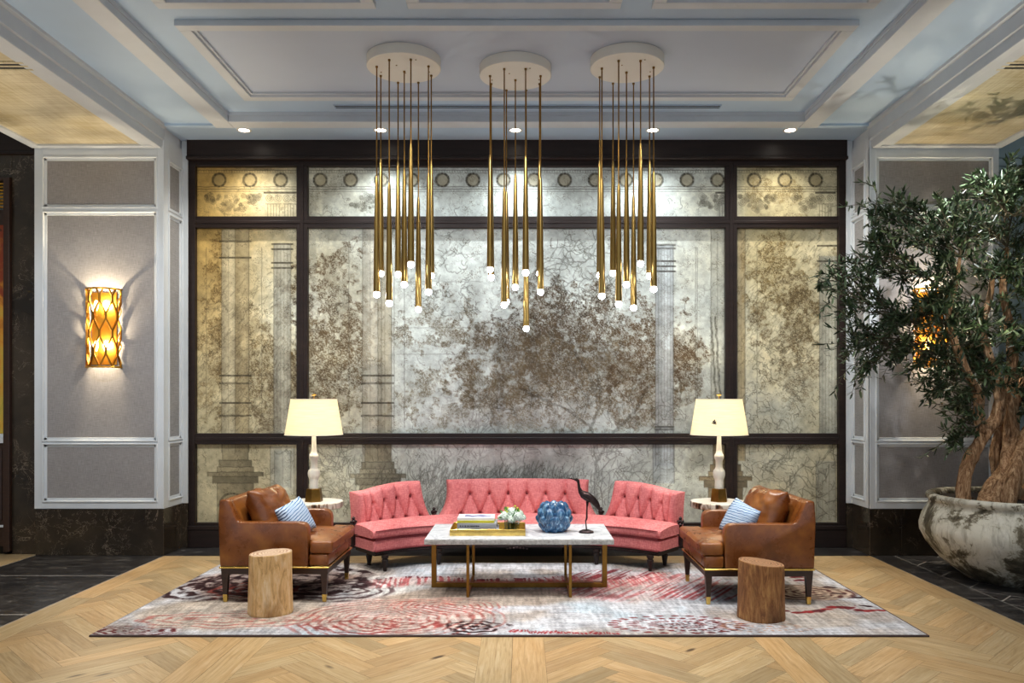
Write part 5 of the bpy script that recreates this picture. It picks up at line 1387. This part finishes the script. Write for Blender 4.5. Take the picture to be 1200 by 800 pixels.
# ------------------------------------------------------------------ olive tree in its pot
def olive():
    px_, py_ = 4.10, 6.62; rr = random.Random(21)
    t = thing('potted_olive_tree', 'olive tree with twisted trunks in a large round limewashed pot by the column', 'potted tree', (px_, py_, 0))
    b = new(); S = [(.30, 0), (.36, .004), (.42, .05), (.56, .16), (.665, .28), (.712, .38), (.715, .44), (.695, .52), (.655, .60), (.640, .635), (.655, .650), (.668, .672), (.665, .695), (.645, .706), (.60, .700), (.585, .66), (.60, .60)]
    n = 96; rg = lathe(b, S, (px_, py_, 0), n, cap=False); b.faces.new(rg[0][::-1])
    for v in b.verts:
        d = Vector((v.co.x - px_, v.co.y - py_, 0)); v.co += d.normalized() * (.010 * mnoise.noise(v.co * 3.1) + .004 * mnoise.noise(v.co * 14)) if .01 < v.co.z else Vector((0, 0, 0))
    build('pot', b, M['pot'], t, smooth=True, angle=None)
    b = new(); c = b.verts.new((px_, py_, .68)); rings = []
    for k in range(1, 14): rings.append([b.verts.new((px_ + .595 * k / 13 * math.cos(2 * PI * i / 60), py_ + .595 * k / 13 * math.sin(2 * PI * i / 60), .655 + .02 * mnoise.noise(Vector((k * .9, i * .4, 2))) + .02 * (1 - k / 13))) for i in range(60)])
    for i in range(60): b.faces.new((c, rings[0][i], rings[0][(i + 1) % 60]))
    for A, B in zip(rings, rings[1:]):
        for i in range(60): b.faces.new((A[i], B[i], B[(i + 1) % 60], A[(i + 1) % 60]))
    build('soil', b, M['soil'], t)
    # trunks: measured paths, each with its own depth
    def path(L): return [Vector(at(a, c_, y)) for a, c_, y in L]
    trunks = [
        (path([(1128, 588, 6.45), (1131, 560, 6.46), (1140, 530, 6.48), (1156, 505, 6.5), (1168, 490, 6.52), (1171, 465, 6.54), (1167, 440, 6.56), (1158, 415, 6.6), (1150, 385, 6.6), (1160, 350, 6.62), (1163, 315, 6.6)]), [.052, .046, .048, .046, .046, .042, .042, .034, .028, .022, .014]),
        (path([(1152, 508, 6.5), (1146, 485, 6.46), (1146, 460, 6.42), (1130, 430, 6.4), (1118, 400, 6.38), (1112, 365, 6.36), (1120, 330, 6.36), (1125, 300, 6.36)]), [.036, .036, .034, .03, .026, .022, .017, .01]),
        (path([(1158, 594, 6.42), (1166, 575, 6.44), (1178, 550, 6.5), (1186, 520, 6.56), (1186, 490, 6.6), (1184, 460, 6.62), (1188, 420, 6.66), (1182, 380, 6.7), (1176, 340, 6.7), (1180, 290, 6.7)]), [.085, .075, .062, .056, .05, .046, .04, .034, .026, .014]),
        (path([(1172, 592, 6.4), (1185, 560, 6.4), (1200, 530, 6.45), (1214, 500, 6.5), (1222, 460, 6.56), (1232, 420, 6.6), (1240, 370, 6.64), (1246, 310, 6.66)]), [.10, .085, .075, .062, .052, .042, .03, .016]),
        (path([(1192, 596, 6.62), (1176, 560, 6.66), (1168, 530, 6.7), (1175, 500, 6.72), (1190, 470, 6.74), (1206, 430, 6.8), (1220, 380, 6.86), (1225, 320, 6.9)]), [.09, .07, .052, .046, .044, .038, .03, .014]),
        (path([(1210, 594, 6.7), (1222, 550, 6.72), (1238, 500, 6.74), (1262, 450, 6.8), (1290, 400, 6.8), (1310, 350, 6.8)]), [.10, .08, .06, .05, .035, .015]),
        (path([(1146, 590, 6.36), (1160, 586, 6.4), (1175, 566, 6.44), (1196, 548, 6.44), (1212, 552, 6.46)]), [.03, .05, .055, .05, .03]),
    ]
    def smooth_path(P, Rd, k=5):
        out, ro = [], []
        for i in range(len(P) - 1):
            p0, p1, p2, p3 = P[max(0, i - 1)], P[i], P[i + 1], P[min(len(P) - 1, i + 2)]
            for j in range(k):
                s = j / k; out.append(0.5 * ((2 * p1) + (p2 - p0) * s + (2 * p0 - 5 * p1 + 4 * p2 - p3) * s * s + (3 * p1 - p0 - 3 * p2 + p3) * s ** 3)); ro.append(Rd[i] + (Rd[i + 1] - Rd[i]) * s)
        out.append(P[-1]); ro.append(Rd[-1]); return out, ro
    nodes = []
    for P, Rd in trunks:
        Q, Ro = smooth_path(P, Rd)
        b = new(); rg = tube(b, Q, Ro, 24)
        for i, ring in enumerate(rg):
            for k, v in enumerate(ring):
                a = 2 * PI * k / 24 + i * .12; v.co += (v.co - Q[i]).normalized() * Ro[i] * (.22 * math.sin(a * 3 + i * .15) + .10 * math.sin(a * 7 + i * .2) + .20 * mnoise.noise(v.co * 11))
        build('trunk', b, M['bark'], t, smooth=True, angle=None)
        for p, r in zip(Q, Ro):
            if p.z > 1.25: nodes.append((p, r))
    poly = [(978, 322), (1008, 292), (1026, 255), (1060, 240), (1085, 256), (1112, 248), (1138, 222), (1166, 215), (1200, 200), (1262, 200), (1330, 260), (1370, 330), (1360, 430), (1290, 500), (1235, 470), (1200, 478), (1150, 452), (1136, 500), (1112, 524), (1096, 470), (1072, 452), (1046, 424), (1012, 438), (996, 410), (990, 372), (1000, 345)]
    def inside(x, y):
        r = False; j = len(poly) - 1
        for i in range(len(poly)):
            (xi, yi), (xj, yj) = poly[i], poly[j]
            if (yi > y) != (yj > y) and x < (xj - xi) * (y - yi) / (yj - yi) + xi: r = not r
            j = i
        return r
    tw = new(); lf = new(); cl = lf.loops.layers.float_color.new('tone')
    def leafat(p, d, up, L, tone):
        d = d.normalized(); s = d.cross(up)
        if s.length < .01: s = d.cross(Vector((1, 0, 0)))
        s.normalize(); n = s.cross(d); w = L * .125
        pts = [p, p + d * L * .3 + s * w - n * w * .35, p + d * L * .72 + s * w * .8 - n * w * .3, p + d * L, p + d * L * .72 - s * w * .8 - n * w * .3, p + d * L * .3 - s * w - n * w * .35, p + d * L * .5]
        v = [lf.verts.new(q) for q in pts]
        for f in ((0, 1, 6), (1, 2, 6), (2, 3, 6), (3, 4, 6), (4, 5, 6), (5, 0, 6)):
            fc = lf.faces.new([v[i] for i in f])
            for l in fc.loops: l[cl] = tone
    def spray(a, c_, nl):
        """a twig from a to c_ with leaves along its outer part"""
        mid = (a + c_) / 2 + Vector((rr.uniform(-.06, .06), rr.uniform(-.06, .06), rr.uniform(-.02, .10)))
        P, Ro = smooth_path([a, mid, c_], [.0045, .003, .0014], 6); tube(tw, P, Ro, 5)
        for q in range(nl):
            s = .3 + .7 * (q + rr.random()) / nl; k = min(len(P) - 2, int(s * (len(P) - 1))); p = P[k] + (P[k + 1] - P[k]) * rr.random(); dr = (P[k + 1] - P[k]).normalized()
            sd = Vector((rr.gauss(0, 1), rr.gauss(0, 1), rr.gauss(.15, .8))); d = (dr * .75 + sd.normalized() * .8)
            g = rr.uniform(.6, 1.35); base = lin((46, 64, 38)) if rr.random() < .8 else lin((98, 116, 84))
            leafat(p, d, Vector((rr.gauss(0, .4), rr.gauss(0, .4), 1)), rr.uniform(.050, .092), (base[0] * g, base[1] * g, base[2] * g, 1))
    tips = []
    while len(tips) < 340:
        x, y = rr.uniform(975, 1370), rr.uniform(198, 526)
        if not inside(x, y): continue
        Y = 6.62 + rr.uniform(-.52, .62) * (1 if x > 1060 else .6)
        tips.append(Vector(at(x, y, Y)))
    for (x, y) in poly:
        for q in range(3): tips.append(Vector(at(x + rr.uniform(-10, 10), y + rr.uniform(-8, 8), 6.6 + rr.uniform(-.3, .3))))
    tips.sort(key=lambda p: min((p - q[0]).length for q in nodes))
    hubs = [q[0] for q in nodes]
    for p in tips:
        near = min(hubs, key=lambda q: (p - q).length + max(0, q.z - p.z) * .6); d = (p - near).length
        if d > .42:                                     # a branch first
            h = near + (p - near) * (1 - .30 / d) + Vector((0, 0, .03)); m_ = (near + h) / 2 + Vector((rr.uniform(-.06, .06), rr.uniform(-.06, .06), rr.uniform(0, .08)))
            Q, Ro = smooth_path([near, m_, h], [.010, .007, .0045], 5); tube(tw, Q, Ro, 6); hubs += Q[3:]; near = h
        spray(near, p, 26)
        for q in range(2):
            e = p + Vector((rr.gauss(0, .10), rr.gauss(0, .10), rr.gauss(.03, .08))); spray(near + (p - near) * rr.uniform(.2, .7), e, 18)
    build('twigs', tw, M['twig'], t, smooth=True, angle=None)
    build('foliage', lf, M['leaf'], t)
olive()
# ------------------------------------------------------------------ light, camera, look
W = bpy.data.worlds.new('lobby'); SC.world = W; W.use_nodes = True
bg = W.node_tree.nodes['Background']; bg.inputs[0].default_value = (.80, .89, 1.0, 1); bg.inputs[1].default_value = WORLD
for x, y, e in KEYS:
    light('ceiling_spot', 'SPOT', (x, y, 4.05), e, (1.0, .96, .90), .06, target=(x * .95, y + .25, 0), spot=R(72), blend=.7)
for x in (-4.15, 4.0):
    light('bay_spot', 'SPOT', (x * .96, 5.0, 3.88) if x < 0 else (3.55, 6.35, 3.88), BAY_W * (1.25 if x > 0 else 1.0), (.96, .97, 1.0), .06, target=(x, 7.4, 0.9), spot=R(84), blend=.9)
for s in (-1, 1):
    light('return_fill', 'SPOT', (s * .9, 5.3, 4.05), 120, (.90, .96, 1.0), .06, target=(s * 3.42, 7.9, 2.1), spot=R(50), blend=.9)  # added fill without a fixture, brightens the column side returns
light('trunk_fill', 'SPOT', (3.6, 4.3, 3.88), 120, (1, .95, .88), .06, target=(4.0, 6.5, .9), spot=R(46), blend=.9)  # extra fill added to brighten the trunk, no fixture
for x in (-1.9, -.06, 1.8):
    light('mural_fill', 'SPOT', (x * .8, 4.7, 4.05), MURAL_W, (.97, .98, 1.0), .08, target=(x, 8.1, 1.9), spot=R(66), blend=.9)  # added unseen wash lights to even out the mural, no fixtures
for x in (-2.7, 2.6):
    light('tree_uplight', 'SPOT', (3.5 if x > 0 else -3.9, 5.2 if x > 0 else 5.3, .08 if x < 0 else .9), UP_W, (1, .9, .74), .04, target=(4.1 if x > 0 else -4.2, 6.1, 4.0), spot=R(70), blend=.6)
cam = bpy.data.cameras.new('camera'); co = bpy.data.objects.new('camera', cam); COL.objects.link(co)
cam.sensor_width = 36; cam.lens = F / 1200 * 36; cam.shift_x = -(VX - 600) / 1200; cam.shift_y = (VY - 400) / 1200
co.location = (0, 0, CH); co.rotation_euler = (PI / 2, 0, 0); cam.clip_start = .05; SC.camera = co
SC.view_settings.view_transform = 'Standard'; SC.view_settings.look = 'None'; SC.view_settings.gamma = 1.0; SC.view_settings.exposure = EXPO
SC.view_settings.use_curve_mapping = False
SC.cycles.use_denoising = True
SC.cycles.max_bounces = 8; SC.cycles.diffuse_bounces = 4; SC.cycles.glossy_bounces = 4; SC.cycles.transmission_bounces = 8; SC.cycles.sample_clamp_indirect = 6.0
SC.cycles.caustics_reflective = False; SC.cycles.caustics_refractive = False
